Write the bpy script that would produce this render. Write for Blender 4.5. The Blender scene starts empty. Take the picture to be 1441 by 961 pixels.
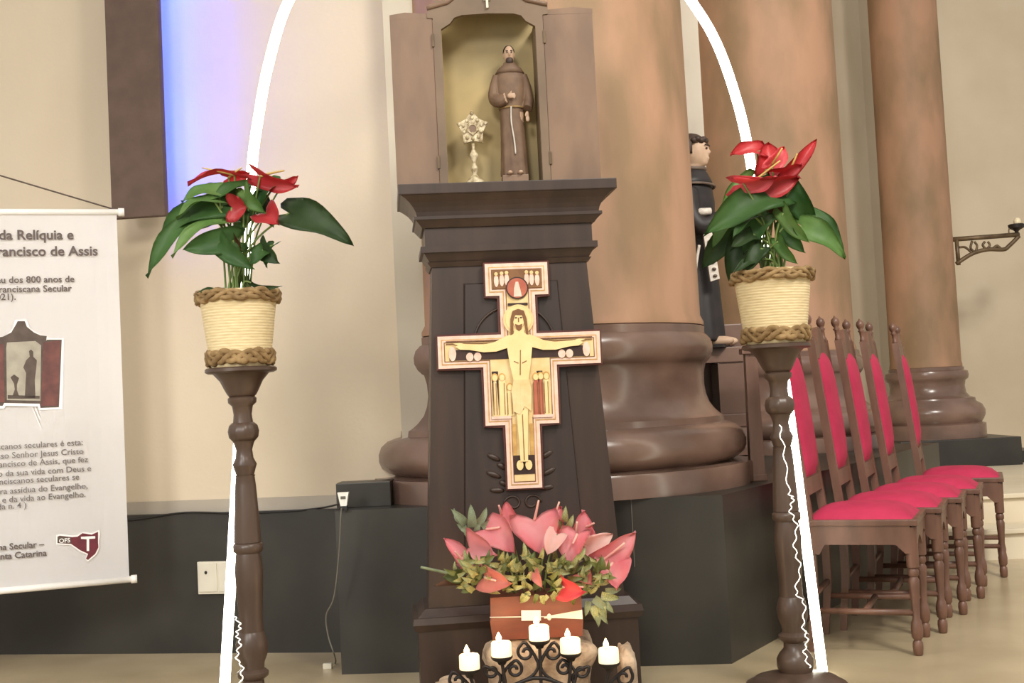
import bpy, bmesh, math, random
from mathutils import Vector, Matrix
random.seed(7)
SC = bpy.context.scene
COL = SC.collection
PI = math.pi

# ------------------------------------------------------------------ camera
F = 1700.0                      # focal length in pixels of the 1441x961 frame
EYE = Vector((0, 0, 0.95))
PITCH, ROLL = math.radians(2.7), 0.05
fwd = Vector((0, math.cos(PITCH), math.sin(PITCH)))
up0 = Vector((0, -math.sin(PITCH), math.cos(PITCH)))
rt0 = Vector((1, 0, 0))
cr = rt0 * math.cos(ROLL) - up0 * math.sin(ROLL)
cu = rt0 * math.sin(ROLL) + up0 * math.cos(ROLL)
cam = bpy.data.cameras.new('camera'); cam.sensor_width = 36.0
cam.lens = F / 1441 * 36; cam.clip_end = 200
co = bpy.data.objects.new('camera', cam); COL.objects.link(co)
m = Matrix((cr, cu, -fwd)).transposed().to_4x4(); m.translation = EYE
co.matrix_world = m
SC.camera = co

# ------------------------------------------------------------------ light
w = bpy.data.worlds.new('world'); SC.world = w; w.use_nodes = True
w.node_tree.nodes['Background'].inputs[0].default_value = (1.0, 0.955, 0.90, 1)
w.node_tree.nodes['Background'].inputs[1].default_value = 0.62
SC.view_settings.view_transform = 'Standard'
SC.view_settings.look = 'None'
SC.view_settings.exposure = 0.0
SC.view_settings.gamma = 1.0
SC.view_settings.use_curve_mapping = False

def area(name, loc, target, size, power, color):
    l = bpy.data.lights.new(name, 'AREA'); l.shape = 'DISK'; l.size = size
    l.energy = power; l.color = color
    o = bpy.data.objects.new(name, l); COL.objects.link(o)
    o.location = loc
    o.rotation_euler = (Vector(target) - Vector(loc)).to_track_quat('-Z', 'Y').to_euler()
    return o
# unseen nave lamps assumed behind and above the viewer, then two added fills
area('nave_lamp', (-1.0, -1.8, 3.9), (-0.3, 4.5, 0.8), 1.2, 140, (1.0, 0.95, 0.87))
area('nave_lamp', (2.6, -0.5, 5.4), (1.4, 6.0, 0.6), 1.2, 150, (1.0, 0.95, 0.86))
area('side_fill', (-2.4, 0.6, 2.0), (-1.6, 4.6, 0.8), 0.8, 11, (1.0, 0.99, 0.97)).data.spread = math.radians(75)  # added low fill that brightens the banner, not a church lamp
area('chancel_fill', (2.4, 1.4, 4.8), (2.9, 9.0, 1.6), 1.0, 105, (1.0, 0.95, 0.87)).data.spread = math.radians(110)  # added fill that brightens the far columns and right wall

# ------------------------------------------------------------------ helpers
def pix(px, py, Y):
    """world point on the ray of a photo pixel at distance Y into the room"""
    d = fwd + cr * ((px - 720.5) / F) + cu * ((480.5 - py) / F)
    return EYE + d * (Y / d.y)
def ground(px, py, z=0.0):
    d = fwd + cr * ((px - 720.5) / F) + cu * ((480.5 - py) / F)
    return EYE + d * ((z - EYE.z) / d.z)
def lin(c):
    return tuple(((v / 255) / 12.92 if v / 255 <= 0.04045 else ((v / 255 + 0.055) / 1.055) ** 2.4) for v in c)
MATS = {}
def mat(name, c, rough=0.6, c2=None, scale=6.0, stretch=(1, 1, 1), bump=0.0, bscale=None, metal=0.0,
        emit=None, estr=0.0, detail=4.0, spec=0.5, trans=0.0, lo=0.35, hi=0.65, sss=0.0):
    mt = bpy.data.materials.new(name); mt.use_nodes = True
    nt = mt.node_tree; b = nt.nodes['Principled BSDF']
    b.inputs['Roughness'].default_value = rough
    b.inputs['Metallic'].default_value = metal
    b.inputs['Specular IOR Level'].default_value = spec
    if c2 is None: c2 = tuple(max(0, v * 0.88) for v in c)
    tc = nt.nodes.new('ShaderNodeTexCoord'); mp = nt.nodes.new('ShaderNodeMapping')
    mp.inputs['Scale'].default_value = stretch
    nz = nt.nodes.new('ShaderNodeTexNoise'); nz.inputs['Scale'].default_value = scale
    nz.inputs['Detail'].default_value = detail
    rp = nt.nodes.new('ShaderNodeValToRGB')
    rp.color_ramp.elements[0].position = lo; rp.color_ramp.elements[1].position = hi
    rp.color_ramp.elements[0].color = (*lin(c2), 1); rp.color_ramp.elements[1].color = (*lin(c), 1)
    L = nt.links.new
    L(tc.outputs['Object'], mp.inputs[0]); L(mp.outputs[0], nz.inputs[0])
    L(nz.outputs[0], rp.inputs[0]); L(rp.outputs[0], b.inputs['Base Color'])
    if bump > 0:
        n2 = nt.nodes.new('ShaderNodeTexNoise'); n2.inputs['Scale'].default_value = bscale or scale * 4
        n2.inputs['Detail'].default_value = 3
        bp = nt.nodes.new('ShaderNodeBump'); bp.inputs['Strength'].default_value = bump
        bp.inputs['Distance'].default_value = 0.01
        L(mp.outputs[0], n2.inputs[0]); L(n2.outputs[0], bp.inputs['Height']); L(bp.outputs[0], b.inputs['Normal'])
    if emit:
        b.inputs['Emission Color'].default_value = (*lin(emit), 1)
        b.inputs['Emission Strength'].default_value = estr
    if trans: b.inputs['Transmission Weight'].default_value = trans
    if sss:
        b.inputs['Subsurface Weight'].default_value = sss
        b.inputs['Subsurface Radius'].default_value = (0.02, 0.01, 0.006)
    MATS[name] = mt
    return mt

def link(o, parent=None):
    COL.objects.link(o)
    if parent is not None: o.parent = parent
    return o
def mesh_obj(name, verts, faces, mt, parent=None, smooth=False, loc=None):
    me = bpy.data.meshes.new(name)
    me.from_pydata([tuple(v) for v in verts], [], faces)
    bm = bmesh.new(); bm.from_mesh(me)
    bmesh.ops.recalc_face_normals(bm, faces=bm.faces); bm.to_mesh(me); bm.free()
    if smooth:
        for p in me.polygons: p.use_smooth = True
    me.materials.append(mt)
    o = bpy.data.objects.new(name, me)
    if loc is not None: o.location = loc
    return link(o, parent)
def bm_obj(name, bm, mt, parent=None, smooth=False):
    me = bpy.data.meshes.new(name)
    bmesh.ops.recalc_face_normals(bm, faces=bm.faces)
    bm.to_mesh(me); bm.free()
    if smooth:
        for p in me.polygons: p.use_smooth = True
    me.materials.append(mt)
    return link(bpy.data.objects.new(name, me), parent)
def tag(o, label=None, cat=None, group=None, kind=None):
    if label: o['label'] = label
    if cat: o['category'] = cat
    if group: o['group'] = group
    if kind: o['kind'] = kind
    return o
def thing(name, loc, label, cat, group=None, rz=0.0):
    o = bpy.data.objects.new(name, None); COL.objects.link(o)
    o.empty_display_size = 0.05
    o.location = loc; o.rotation_euler = (0, 0, rz)
    return tag(o, label, cat, group)
def add_box(bm, c, s, bev=0.0, rz=0.0):
    M = Matrix.Translation(c) @ Matrix.Rotation(rz, 4, 'Z') @ Matrix.Diagonal((s[0], s[1], s[2], 1))
    r = bmesh.ops.create_cube(bm, size=1.0, matrix=M)
    if bev > 0:
        es = list({e for v in r['verts'] for e in v.link_edges})
        bmesh.ops.bevel(bm, geom=es, offset=bev, segments=2, profile=0.7, affect='EDGES')
def box(name, c, s, mt, parent=None, bev=0.004, rz=0.0):
    bm = bmesh.new(); add_box(bm, c, s, bev, rz)
    return bm_obj(name, bm, mt, parent)
def add_frustum(bm, z0, z1, w0, d0, w1, d1, cy0=0.0, cy1=0.0):
    vs = []
    for z, ww, dd, cy in ((z0, w0, d0, cy0), (z1, w1, d1, cy1)):
        for sx, sy in ((-1, -1), (1, -1), (1, 1), (-1, 1)):
            vs.append(bm.verts.new((sx * ww / 2, cy + sy * dd / 2, z)))
    for f in ((3, 2, 1, 0), (4, 5, 6, 7), (0, 1, 5, 4), (1, 2, 6, 5), (2, 3, 7, 6), (3, 0, 4, 7)):
        bm.faces.new([vs[i] for i in f])
def lathe(name, prof, mt, parent=None, seg=40, smooth=True, center=(0, 0), ripple=None, ang=None):
    """prof: list of (r, z); closed with caps"""
    vs, fs = [], []
    n = len(prof)
    for r, z in prof:
        for i in range(seg):
            a = 2 * PI * i / seg
            rr = r * (ripple(a, z) if ripple else 1)
            vs.append((center[0] + rr * math.cos(a), center[1] + rr * math.sin(a), z))
    for k in range(n - 1):
        for i in range(seg):
            j = (i + 1) % seg
            fs.append((k * seg + i, k * seg + j, (k + 1) * seg + j, (k + 1) * seg + i))
    fs.append(tuple(range(seg))[::-1]); fs.append(tuple((n - 1) * seg + i for i in range(seg)))
    o = mesh_obj(name, vs, fs, mt, parent, smooth)
    if smooth:
        md = o.data
        try: md.set_sharp_from_angle(angle=math.radians(50))
        except Exception: pass
    return o
def smooth_path(pts, sub=6, closed=False):
    pts = [Vector(p) for p in pts]; out = []
    n = len(pts)
    for i in range(n - 1):
        p0 = pts[max(i - 1, 0)]; p1 = pts[i]; p2 = pts[i + 1]; p3 = pts[min(i + 2, n - 1)]
        for k in range(sub):
            t = k / sub
            out.append(0.5 * ((2 * p1) + (p2 - p0) * t + (2 * p0 - 5 * p1 + 4 * p2 - p3) * t * t + (3 * p1 - p0 - 3 * p2 + p3) * t ** 3))
    out.append(pts[-1])
    return out
def add_tube(bm, pts, rad, seg=8, closed=False):
    pts = [Vector(p) for p in pts]; n = len(pts)
    rads = rad if isinstance(rad, (list, tuple)) else [rad] * n
    rings = []; nrm = None
    for i in range(n):
        if closed: t = pts[(i + 1) % n] - pts[i - 1]
        else: t = pts[min(i + 1, n - 1)] - pts[max(i - 1, 0)]
        if t.length < 1e-9: t = Vector((0, 0, 1))
        t.normalize()
        if nrm is None:
            nrm = t.orthogonal().normalized()
        nrm = (nrm - t * nrm.dot(t))
        if nrm.length < 1e-6: nrm = t.orthogonal()
        nrm.normalize(); b = t.cross(nrm)
        rings.append([bm.verts.new(pts[i] + (nrm * math.cos(2 * PI * k / seg) + b * math.sin(2 * PI * k / seg)) * rads[i]) for k in range(seg)])
    rng = range(n) if closed else range(n - 1)
    for i in rng:
        A, B = rings[i], rings[(i + 1) % n]
        for k in range(seg):
            bm.faces.new((A[k], A[(k + 1) % seg], B[(k + 1) % seg], B[k]))
    if not closed:
        bm.faces.new(rings[0][::-1]); bm.faces.new(rings[-1])
def tube(name, pts, rad, mt, parent=None, seg=8, closed=False):
    bm = bmesh.new(); add_tube(bm, pts, rad, seg, closed)
    return bm_obj(name, bm, mt, parent, True)
def add_prism(bm, poly, M, depth):
    """poly in (x, z) of a local frame, extruded along local -y by depth; M maps to parent space"""
    a = [bm.verts.new(M @ Vector((x, 0, z))) for x, z in poly]
    b = [bm.verts.new(M @ Vector((x, -depth, z))) for x, z in poly]
    n = len(poly)
    bm.faces.new(a); bm.faces.new(b[::-1])
    for i in range(n):
        j = (i + 1) % n
        bm.faces.new((a[i], b[i], b[j], a[j]))
def prism(name, poly, depth, mt, parent=None, M=Matrix(), y=0.0, bev=0.0):
    bm = bmesh.new(); add_prism(bm, poly, M @ Matrix.Translation((0, y, 0)), depth)
    if bev > 0:
        bmesh.ops.bevel(bm, geom=list(bm.edges), offset=bev, segments=1, affect='EDGES')
    return bm_obj(name, bm, mt, parent)
def add_ellipsoid(bm, c, r, M=None, u=14, v=10):
    MM = Matrix.Translation(c) @ (M.to_4x4() if M else Matrix()) @ Matrix.Diagonal((r[0], r[1], r[2], 1))
    bmesh.ops.create_uvsphere(bm, u_segments=u, v_segments=v, radius=1, matrix=MM)
def ellipsoid(name, c, r, mt, parent=None, M=None):
    bm = bmesh.new(); add_ellipsoid(bm, c, r, M)
    return bm_obj(name, bm, mt, parent, True)
def loft(bm, secs, seg=28, fold=0.0, nf=9):
    """secs: (z, cx, cy, rx, ry); folds deepen toward the hem"""
    rings = []
    for k, (z, cx, cy, rx, ry) in enumerate(secs):
        f = fold * max(0, 1 - k / (len(secs) * 0.6))
        rings.append([bm.verts.new((cx + rx * math.cos(a) * (1 + f * math.cos(nf * a + k * .35)),
                                    cy + ry * math.sin(a) * (1 + f * math.cos(nf * a + k * .35)), z))
                      for a in [2 * PI * i / seg for i in range(seg)]])
    for A, B in zip(rings, rings[1:]):
        for i in range(seg):
            j = (i + 1) % seg
            bm.faces.new((A[i], A[j], B[j], B[i]))
    bm.faces.new(rings[0][::-1]); bm.faces.new(rings[-1])
def remeshed(name, bm, voxel, mats, pick, parent=None, smooth_it=3):
    """join everything in bm into one continuous skin; pick(center) gives the material slot"""
    bmesh.ops.recalc_face_normals(bm, faces=bm.faces)
    me = bpy.data.meshes.new('tmp'); bm.to_mesh(me); bm.free()
    t = bpy.data.objects.new('tmp', me); COL.objects.link(t)
    r = t.modifiers.new('r', 'REMESH'); r.mode = 'VOXEL'; r.voxel_size = voxel
    s = t.modifiers.new('s', 'SMOOTH'); s.iterations = smooth_it; s.factor = 0.5
    dg = bpy.context.evaluated_depsgraph_get(); dg.update()
    out = bpy.data.meshes.new_from_object(t.evaluated_get(dg)); out.name = name
    bpy.data.objects.remove(t); bpy.data.meshes.remove(me)
    out.materials.clear()
    for mm in mats: out.materials.append(mm)
    for p in out.polygons:
        p.use_smooth = True; p.material_index = pick(p.center)
    return link(bpy.data.objects.new(name, out), parent)
def copy_tree(o, parent=None):
    c = o.copy(); COL.objects.link(c); c.parent = parent
    for ch in list(o.children): copy_tree(ch, c)
    return c
def text_mesh(name, s, size, mt, parent, M, bold=0.0, align='RIGHT'):
    cv = bpy.data.curves.new('t', 'FONT'); cv.body = s; cv.size = size
    cv.align_x = align; cv.offset = bold; cv.extrude = 0.0004; cv.resolution_u = 3
    t = bpy.data.objects.new('t', cv); COL.objects.link(t)
    dg = bpy.context.evaluated_depsgraph_get(); dg.update()
    me = bpy.data.meshes.new_from_object(t.evaluated_get(dg)); me.name = name
    bpy.data.objects.remove(t); bpy.data.curves.remove(cv)
    me.materials.clear(); me.materials.append(mt)
    me.transform(M)
    return link(bpy.data.objects.new(name, me), parent)

# ------------------------------------------------------------------ materials
plaster = mat('plaster_cream', (208, 193, 169), 0.85, (200, 184, 160), 1.2, bump=0.06, bscale=60)
plaster_r = mat('plaster_beige', (204, 190, 166), 0.85, (194, 179, 154), 1.4, bump=0.08, bscale=40)
grey_trim = mat('grey_painted_trim', (174, 164, 149), 0.7, (162, 152, 138), 3)
pale_trim = mat('pale_plaster_strip', (196, 186, 170), 0.75, (186, 176, 160), 3)
black_stone = mat('black_stone', (56, 53, 47), 0.38, (42, 40, 36), 2.5, bump=0.05, bscale=18)
shaft_m = mat('pink_marbled_shaft', (164, 126, 99), 0.68, (132, 106, 78), 3.4, stretch=(1, 1, 0.45), bump=0.05, detail=9, lo=.38, hi=.60)
base_m = mat('polished_brown_marble', (130, 104, 91), 0.24, (98, 77, 67), 3.0, stretch=(1, 1, 1.5), bump=0.05, bscale=10, detail=6)
floor_m = mat('floor_stone', (192, 175, 143), 0.26, (168, 151, 121), 1.6, bump=0.03, bscale=12, detail=6)
step_m = mat('pale_step_stone', (222, 210, 185), 0.45, (205, 192, 166), 2)
dark_wood = mat('dark_stained_wood', (66, 50, 41), 0.42, (54, 41, 34), 3, stretch=(6, 6, 0.8), bump=0.03)
shrine_wood = mat('red_brown_shrine_wood', (136, 108, 85), 0.5, (112, 87, 68), 5, stretch=(1.5, 1.5, 0.6), bump=0.04)
shrine_trim = mat('olive_brown_shrine_frame', (126, 104, 80), 0.5, (104, 84, 64), 5)
niche_m = mat('olive_gold_niche', (196, 172, 116), 0.6, (160, 142, 100), 3.2)
stand_wood = mat('turned_walnut', (92, 74, 62), 0.35, (74, 58, 48), 6, stretch=(2, 2, 0.6))
chair_wood = mat('chair_mahogany', (118, 84, 68), 0.4, (94, 66, 53), 7, stretch=(2, 2, 0.6))
crimson = mat('crimson_velvet', (186, 42, 80), 0.8, (168, 32, 68), 8, bump=0.03, bscale=80)
cream_cord = mat('cream_cord_wrap', (234, 215, 170), 0.8, (220, 198, 150), 30, stretch=(1, 1, 6))
rope_m = mat('brown_rope', (164, 135, 92), 0.9, (122, 96, 60), 30, bump=0.3, bscale=90)
soil_m = mat('potting_soil', (60, 44, 32), 0.95, (40, 30, 22), 40, bump=0.4)
leaf_g = mat('anthurium_green', (92, 130, 70), 0.48, (58, 100, 48), 9, sss=0.0)
leaf_l = mat('anthurium_light_green', (136, 170, 98), 0.48, (96, 140, 68), 9)
leaf_d = mat('anthurium_dark_green', (76, 100, 58), 0.5, (52, 76, 40), 9)
stem_m = mat('green_stem', (122, 142, 74), 0.5, (92, 116, 52), 10)
red_m = mat('red_spathe', (222, 84, 86), 0.4, (196, 56, 62), 8)
pink_m = mat('pink_spathe', (255, 186, 188), 0.45, (250, 152, 162), 10)
palepink_m = mat('pale_pink_spathe', (255, 224, 214), 0.45, (255, 206, 198), 10)
hotpink_m = mat('deep_pink_spathe', (244, 112, 118), 0.4, (232, 88, 98), 10)
salmon_m = mat('salmon_spathe', (244, 168, 154), 0.4, (232, 142, 130), 10)
edge_m = mat('green_white_spadix', (238, 200, 178), 0.5, (232, 170, 160), 20)
yel_m = mat('yellow_spadix', (216, 190, 110), 0.5, (190, 150, 80), 20)
varieg = mat('variegated_leaf', (186, 184, 128), 0.5, (86, 98, 46), 60, lo=0.44, hi=0.56)
moss = mat('olive_leaf', (112, 120, 62), 0.5, (76, 86, 42), 30)
sage = mat('sage_sprig', (132, 142, 110), 0.6, (104, 114, 84), 30)
bract_m = mat('brown_bract', (128, 84, 56), 0.6, (98, 66, 44), 20)
banner_m = mat('banner_cloth', (252, 250, 250), 0.7, (250, 248, 248), 3)
print_dk = mat('print_dark_grey', (96, 84, 80), 0.7, (92, 80, 76), 10)
print_md = mat('print_grey', (112, 104, 102), 0.7, (106, 98, 96), 10)
print_br = mat('print_brown', (94, 80, 70), 0.7, (80, 66, 58), 30)
print_red = mat('print_red_brown', (122, 74, 66), 0.7, (94, 58, 54), 20)
print_gr = mat('print_niche_grey', (176, 168, 150), 0.7, (158, 150, 134), 20)
print_mar = mat('print_maroon', (112, 40, 50), 0.7, (92, 32, 42), 20)
print_wh = mat('print_white', (250, 246, 242), 0.7, (246, 240, 236), 20)
rod_m = mat('white_rod', (246, 242, 236), 0.4, (240, 236, 230), 10)
panel_m = mat('brown_felt_panel', (92, 74, 64), 0.85, (84, 66, 57), 14, bump=0.05)
blue_led = mat('blue_led', (60, 120, 255), 0.5, emit=(0, 62, 255), estr=110.0)
neon_m = mat('white_neon', (255, 255, 245), 0.5, emit=(255, 252, 232), estr=9.0)
fairy_m = mat('fairy_wire', (255, 255, 240), 0.5, emit=(255, 250, 230), estr=2.2)
plate_m = mat('ivory_plastic', (220, 214, 196), 0.45, (212, 205, 188), 10)
white_pl = mat('white_plastic', (240, 238, 230), 0.4, (232, 230, 222), 10)
black_pl = mat('black_plastic', (28, 26, 24), 0.5, (22, 20, 19), 10)
grey_wire = mat('grey_cable', (104, 99, 90), 0.6, (92, 88, 80), 10)
gold_m = mat('antique_gilt', (226, 212, 178), 0.42, (150, 130, 94), 60, metal=0.1, bump=0.2)
habit_br = mat('brown_habit', (124, 98, 76), 0.65, (104, 80, 62), 20, bump=0.05)
skin_m = mat('carved_skin', (198, 168, 142), 0.55, (184, 152, 126), 20)
hair_m = mat('dark_hair', (70, 52, 42), 0.6, (52, 38, 32), 40)
habit_bk = mat('black_habit', (44, 37, 36), 0.55, (34, 29, 28), 12)
habit_hem = mat('habit_edge', (112, 94, 82), 0.6, (96, 80, 70), 20)
lace_m = mat('white_lace', (220, 212, 200), 0.6, (196, 186, 174), 60)
red_edge = mat('cross_dark_red_edge', (92, 44, 34), 0.45, (72, 34, 28), 10)
pink_border = mat('cross_rose_border', (246, 214, 196), 0.4, (236, 196, 174), 40)
gold_line = mat('cross_gold_line', (214, 172, 100), 0.35, (190, 146, 78), 40)
gold_field = mat('cross_gold_field', (242, 216, 162), 0.4, (228, 196, 134), 20)
cross_dk = mat('cross_dark_field', (66, 40, 30), 0.4, (48, 30, 24), 20)
cross_skin = mat('cross_pale_skin', (248, 224, 164), 0.4, (242, 212, 148), 20)
cross_red = mat('cross_red_robe', (196, 112, 84), 0.4, (176, 92, 70), 20)
cross_brn = mat('cross_brown_line', (142, 98, 56), 0.4, (120, 80, 46), 20)
box_m = mat('terracotta_box', (122, 64, 46), 0.45, (102, 54, 40), 8, stretch=(1, 1, 3))
ribbon_m = mat('satin_ribbon', (248, 226, 208), 0.35, (240, 214, 196), 10)
card_m = mat('cream_card', (252, 240, 214), 0.6, (248, 234, 206), 10)
rock_m = mat('pale_rock', (206, 184, 158), 0.8, (138, 116, 96), 20, bump=0.8, bscale=26, detail=8)
iron_m = mat('wrought_iron', (36, 28, 25), 0.5, (26, 21, 19), 20, bump=0.1)
wax_m = mat('white_wax', (255, 246, 222), 0.4, (255, 242, 214), 10, emit=(255, 226, 170), estr=0.75)
flame_m = mat('candle_flame', (255, 240, 190), 0.5, emit=(255, 226, 150), estr=14.0)
bronze_m = mat('aged_bronze', (112, 92, 66), 0.45, (86, 68, 48), 20, metal=0.3)
post_m = mat('reddish_post_wood', (122, 90, 76), 0.45, (104, 76, 64), 6, stretch=(3, 3, 0.6))
glass_m = mat('frosted_bulb', (240, 226, 190), 0.3, (236, 220, 184), 10)

# ------------------------------------------------------------------ setting
DV = Vector((0.535, 0.845, 0)); NV = Vector((0.845, -0.535, 0))     # along / out of the right wall
def slab(name, pts, z0, z1, mt, parent=None):
    bm = bmesh.new()
    a = [bm.verts.new((p[0], p[1], z0)) for p in pts]; b = [bm.verts.new((p[0], p[1], z1)) for p in pts]
    bm.faces.new(a[::-1]); bm.faces.new(b)
    for i in range(len(pts)):
        j = (i + 1) % len(pts); bm.faces.new((a[i], a[j], b[j], b[i]))
    return bm_obj(name, bm, mt, parent)
def struct(o, label=None, cat=None): return tag(o, label, cat, kind='structure')

struct(slab('floor', [(-8, -3), (12, -3), (12, 16), (-8, 16)], -0.1, 0, floor_m), 'beige polished stone floor', 'floor')
W0 = ground(0, 921); W1 = ground(480, 918)
wd = (W1 - W0).normalized(); wn = Vector((wd.y, -wd.x, 0))           # toward the viewer
WA = W0 - wd * 2.5; WB = W1 + wd * 0.6
def strip(a, b, off0, off1):
    return [a + wn * off0, b + wn * off0, b + wn * off1, a + wn * off1]
struct(slab('wall_left', strip(WA, WB, -0.04, -0.30), 0, 6, plaster), 'cream plaster wall behind the banner', 'wall')
struct(slab('baseboard_left', strip(WA, WB, 0.0, -0.05), 0, 0.555, black_stone), 'black stone dado along the cream wall', 'dado')
struct(slab('trim_1', strip(WA, WB, -0.025, -0.05), 0.555, 0.605, grey_trim), 'pale grey band on top of the black dado', 'trim')
p0 = pix(552, 300, 4.66); p1 = pix(640, 300, 4.66)
struct(slab('trim_2', [(p0.x, 4.64), (p1.x, 4.64), (p1.x, 5.0), (p0.x, 5.0)], 0.58, 6, pale_trim), 'pale vertical strip beside the central column', 'trim')
AX1 = Vector((0.175, 4.95, 0))
RW0 = AX1 - DV * 0.5 - NV * 0.36; RW1 = AX1 + DV * 13 - NV * 0.36
struct(slab('wall_right', [RW0, RW1, RW1 - NV * 0.3, RW0 - NV * 0.3], 0, 7, plaster_r), 'beige plaster wall running behind the columns', 'wall')
struct(slab('wall_back', [(2.6, 10.3), (12, 10.3), (12, 10.6), (2.6, 10.6)], 0, 7, plaster_r), 'beige plaster wall at the far right behind the lamp bracket', 'wall')
t0_ = pix(961, 100, 5.95); t1_ = pix(985, 100, 5.95)
struct(slab('trim_6', [(t0_.x, 5.93), (t1_.x, 5.93), (t1_.x, 6.1), (t0_.x, 6.1)], 0.58, 6, pale_trim), 'narrow pale strip between the two pink columns', 'trim')
PA = ground(481, 949); PB = ground(1030, 934)
PC = PB + DV * 3.15
podium = slab('trim_3', [PA, PB, PC, PC - NV * 1.3, PB - NV * 1.2 + DV * 0.4, Vector((PA.x, 5.0, 0))], 0, 0.58, black_stone)
struct(podium, 'black stone podium under the columns', 'podium')
box('podium_joint', (0, 0, 0), (0.003, 0.006, 0.30), grey_wire, podium, 0.0)
podium.children[0].location = pix(888, 735, PA.y - 0.06) + Vector((0, -0.02, 0))
podium.children[0].location.y = PA.y + (PB.y - PA.y) * ((podium.children[0].location.x - PA.x) / (PB.x - PA.x))
# dais steps behind the chairs
dx0 = 1.95
struct(slab('trim_4', [(dx0, 6.25), (9, 6.25), (9, 6.58), (dx0, 6.58)], 0, 0.15, step_m), 'lower pale stone step up to the altar dais', 'step')
struct(slab('trim_5', [(dx0, 6.57), (9, 6.57), (9, 15), (dx0, 15)], 0, 0.30, step_m), 'upper pale stone step and dais floor', 'step')
box('step_nosing', (5.4, 6.24, 0.145), (6.9, 0.03, 0.025), step_m, bpy.data.objects['trim_4'], 0.006)
box('step_nosing', (5.4, 6.56, 0.293), (6.9, 0.03, 0.025), step_m, bpy.data.objects['trim_5'], 0.006)

# columns ------------------------------------------------------------
def column(axis, z0, shaft_r, prof, label, top=6.0, group=None):
    t = thing('column', (axis.x, axis.y, z0), label, 'column', group)
    lathe('base', [(r, z - z0) for r, z in prof], base_m, t, 64)
    zb = prof[-1][1] - z0
    lathe('shaft', [(shaft_r * 1.02, zb), (shaft_r * 1.02, zb + .015), (shaft_r, zb + .04), (shaft_r * 0.985, zb + 1.5), (shaft_r * 0.965, top - z0)], shaft_m, t, 64)
    return t
P1 = [(.77, .58), (.77, .655), (.765, .664), (.70, .668), (.692, .672), (.712, .682), (.738, .702), (.748, .726), (.748, .755), (.738, .784), (.715, .806), (.685, .818),
      (.668, .822), (.665, .845), (.655, .85), (.632, .872), (.612, .90), (.600, .935), (.595, .975), (.597, 1.02), (.605, 1.055), (.612, 1.06), (.625, 1.075), (.636, 1.10), (.637, 1.125),
      (.630, 1.15), (.615, 1.168), (.608, 1.172), (.608, 1.20), (.60, 1.205)]
column(AX1, 0.58, 0.595, P1, 'massive pink marbled column behind the dark wooden shrine pedestal')
AX2 = AX1 + DV * 2.45 + Vector((.035, 0, 0)); AX2.z = 0
k = .45 / .595
P2 = [(r * k * 1.03, .58 + (z - .58) * .88) for r, z in P1]
column(AX2, 0.58, 0.45, P2, 'pink column behind the standing friar statue and right potted plant')
AX3 = Vector((3.10, 9.1, 0))
P3 = [(.40, .50), (.40, .60), (.37, .61), (.385, .63), (.40, .665), (.40, .70), (.38, .74), (.34, .765), (.335, .79), (.30, .80), (.275, .83), (.268, .88), (.275, .92),
      (.295, .935), (.302, .96), (.295, .99), (.27, 1.0), (.27, 1.02), (.26, 1.025)]
c3 = column(AX3, 0.50, 0.256, P3, 'slim far column beside the wall lamp on a low black plinth')
q0 = pix(1262, 632, 8.75); q1 = pix(1430, 632, 8.75)
box('plinth', ((q0.x + q1.x) / 2 - AX3.x, -0.03, -0.10), (q1.x - q0.x, 0.85, 0.20), black_stone, c3, 0.006)
box('plinth_toe', (q1.x + 0.1 - AX3.x, 0.1, -0.16), (0.3, 0.7, 0.09), black_stone, c3, 0.004)
# black block on the podium at the left
b0 = pix(476, 700, 4.50); b1 = pix(552, 700, 4.50)
o = box('stone_block', (0, 0, 0.045), (b1.x - b0.x, 0.14, 0.09), black_stone, None, 0.003)
o.location = ((b0.x + b1.x) / 2, 4.52, 0.58)
tag(o, 'small black stone block on the podium ledge above the white charger', 'block')

# ------------------------------------------------------------------ pedestal with mouldings
PED_RZ = math.radians(6.0)
pc = pix(737, 842, 4.0); PEDX = pc.x
ped = thing('pedestal', (PEDX, 4.0, 0), 'tall dark wooden pedestal carrying the saint shrine', 'pedestal', rz=PED_RZ)
bm = bmesh.new(); add_frustum(bm, 0.0, 0.235, .70, .27, .70, .27); bm_obj('base_block', bm, dark_wood, ped)
bm = bmesh.new()
add_frustum(bm, .235, .255, .72, .285, .735, .30); add_frustum(bm, .255, .275, .735, .30, .725, .29); add_frustum(bm, .275, .30, .70, .27, .655, .24)
bm_obj('base_moulding', bm, dark_wood, ped)
ZS0, ZS1 = .30, 1.39
WS0, WS1 = .63, .505
bm = bmesh.new(); add_frustum(bm, ZS0, ZS1, WS0, .215, WS1, .195, 0.0, 0.01); bm_obj('shaft', bm, dark_wood, ped)
def shaft_front(z):                      # local y of the shaft's front face
    t = (z - ZS0) / (ZS1 - ZS0)
    return (0.0 - .1075) * (1 - t) + (0.01 - .0975) * t
# raised centre panel
bm = bmesh.new()
vs = []
for z, hw in ((.36, .20), (1.33, .155)):
    y = shaft_front(z)
    vs += [bm.verts.new((-hw, y + .002, z)), bm.verts.new((hw, y + .002, z)), bm.verts.new((hw - .006, y - .010, z - (.006 if z > 1 else -.006))), bm.verts.new((-hw + .006, y - .010, z - (.006 if z > 1 else -.006)))]
for f in ((0, 1, 2, 3), (5, 4, 7, 6), (3, 2, 6, 7), (0, 3, 7, 4), (2, 1, 5, 6), (1, 0, 4, 5)):
    bm.faces.new([vs[i] for i in f])
bm_obj('front_panel', bm, mat('dark_stained_panel', (60, 48, 43), 0.42, (50, 40, 36), 3, stretch=(6, 6, 0.8)), ped)
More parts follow.
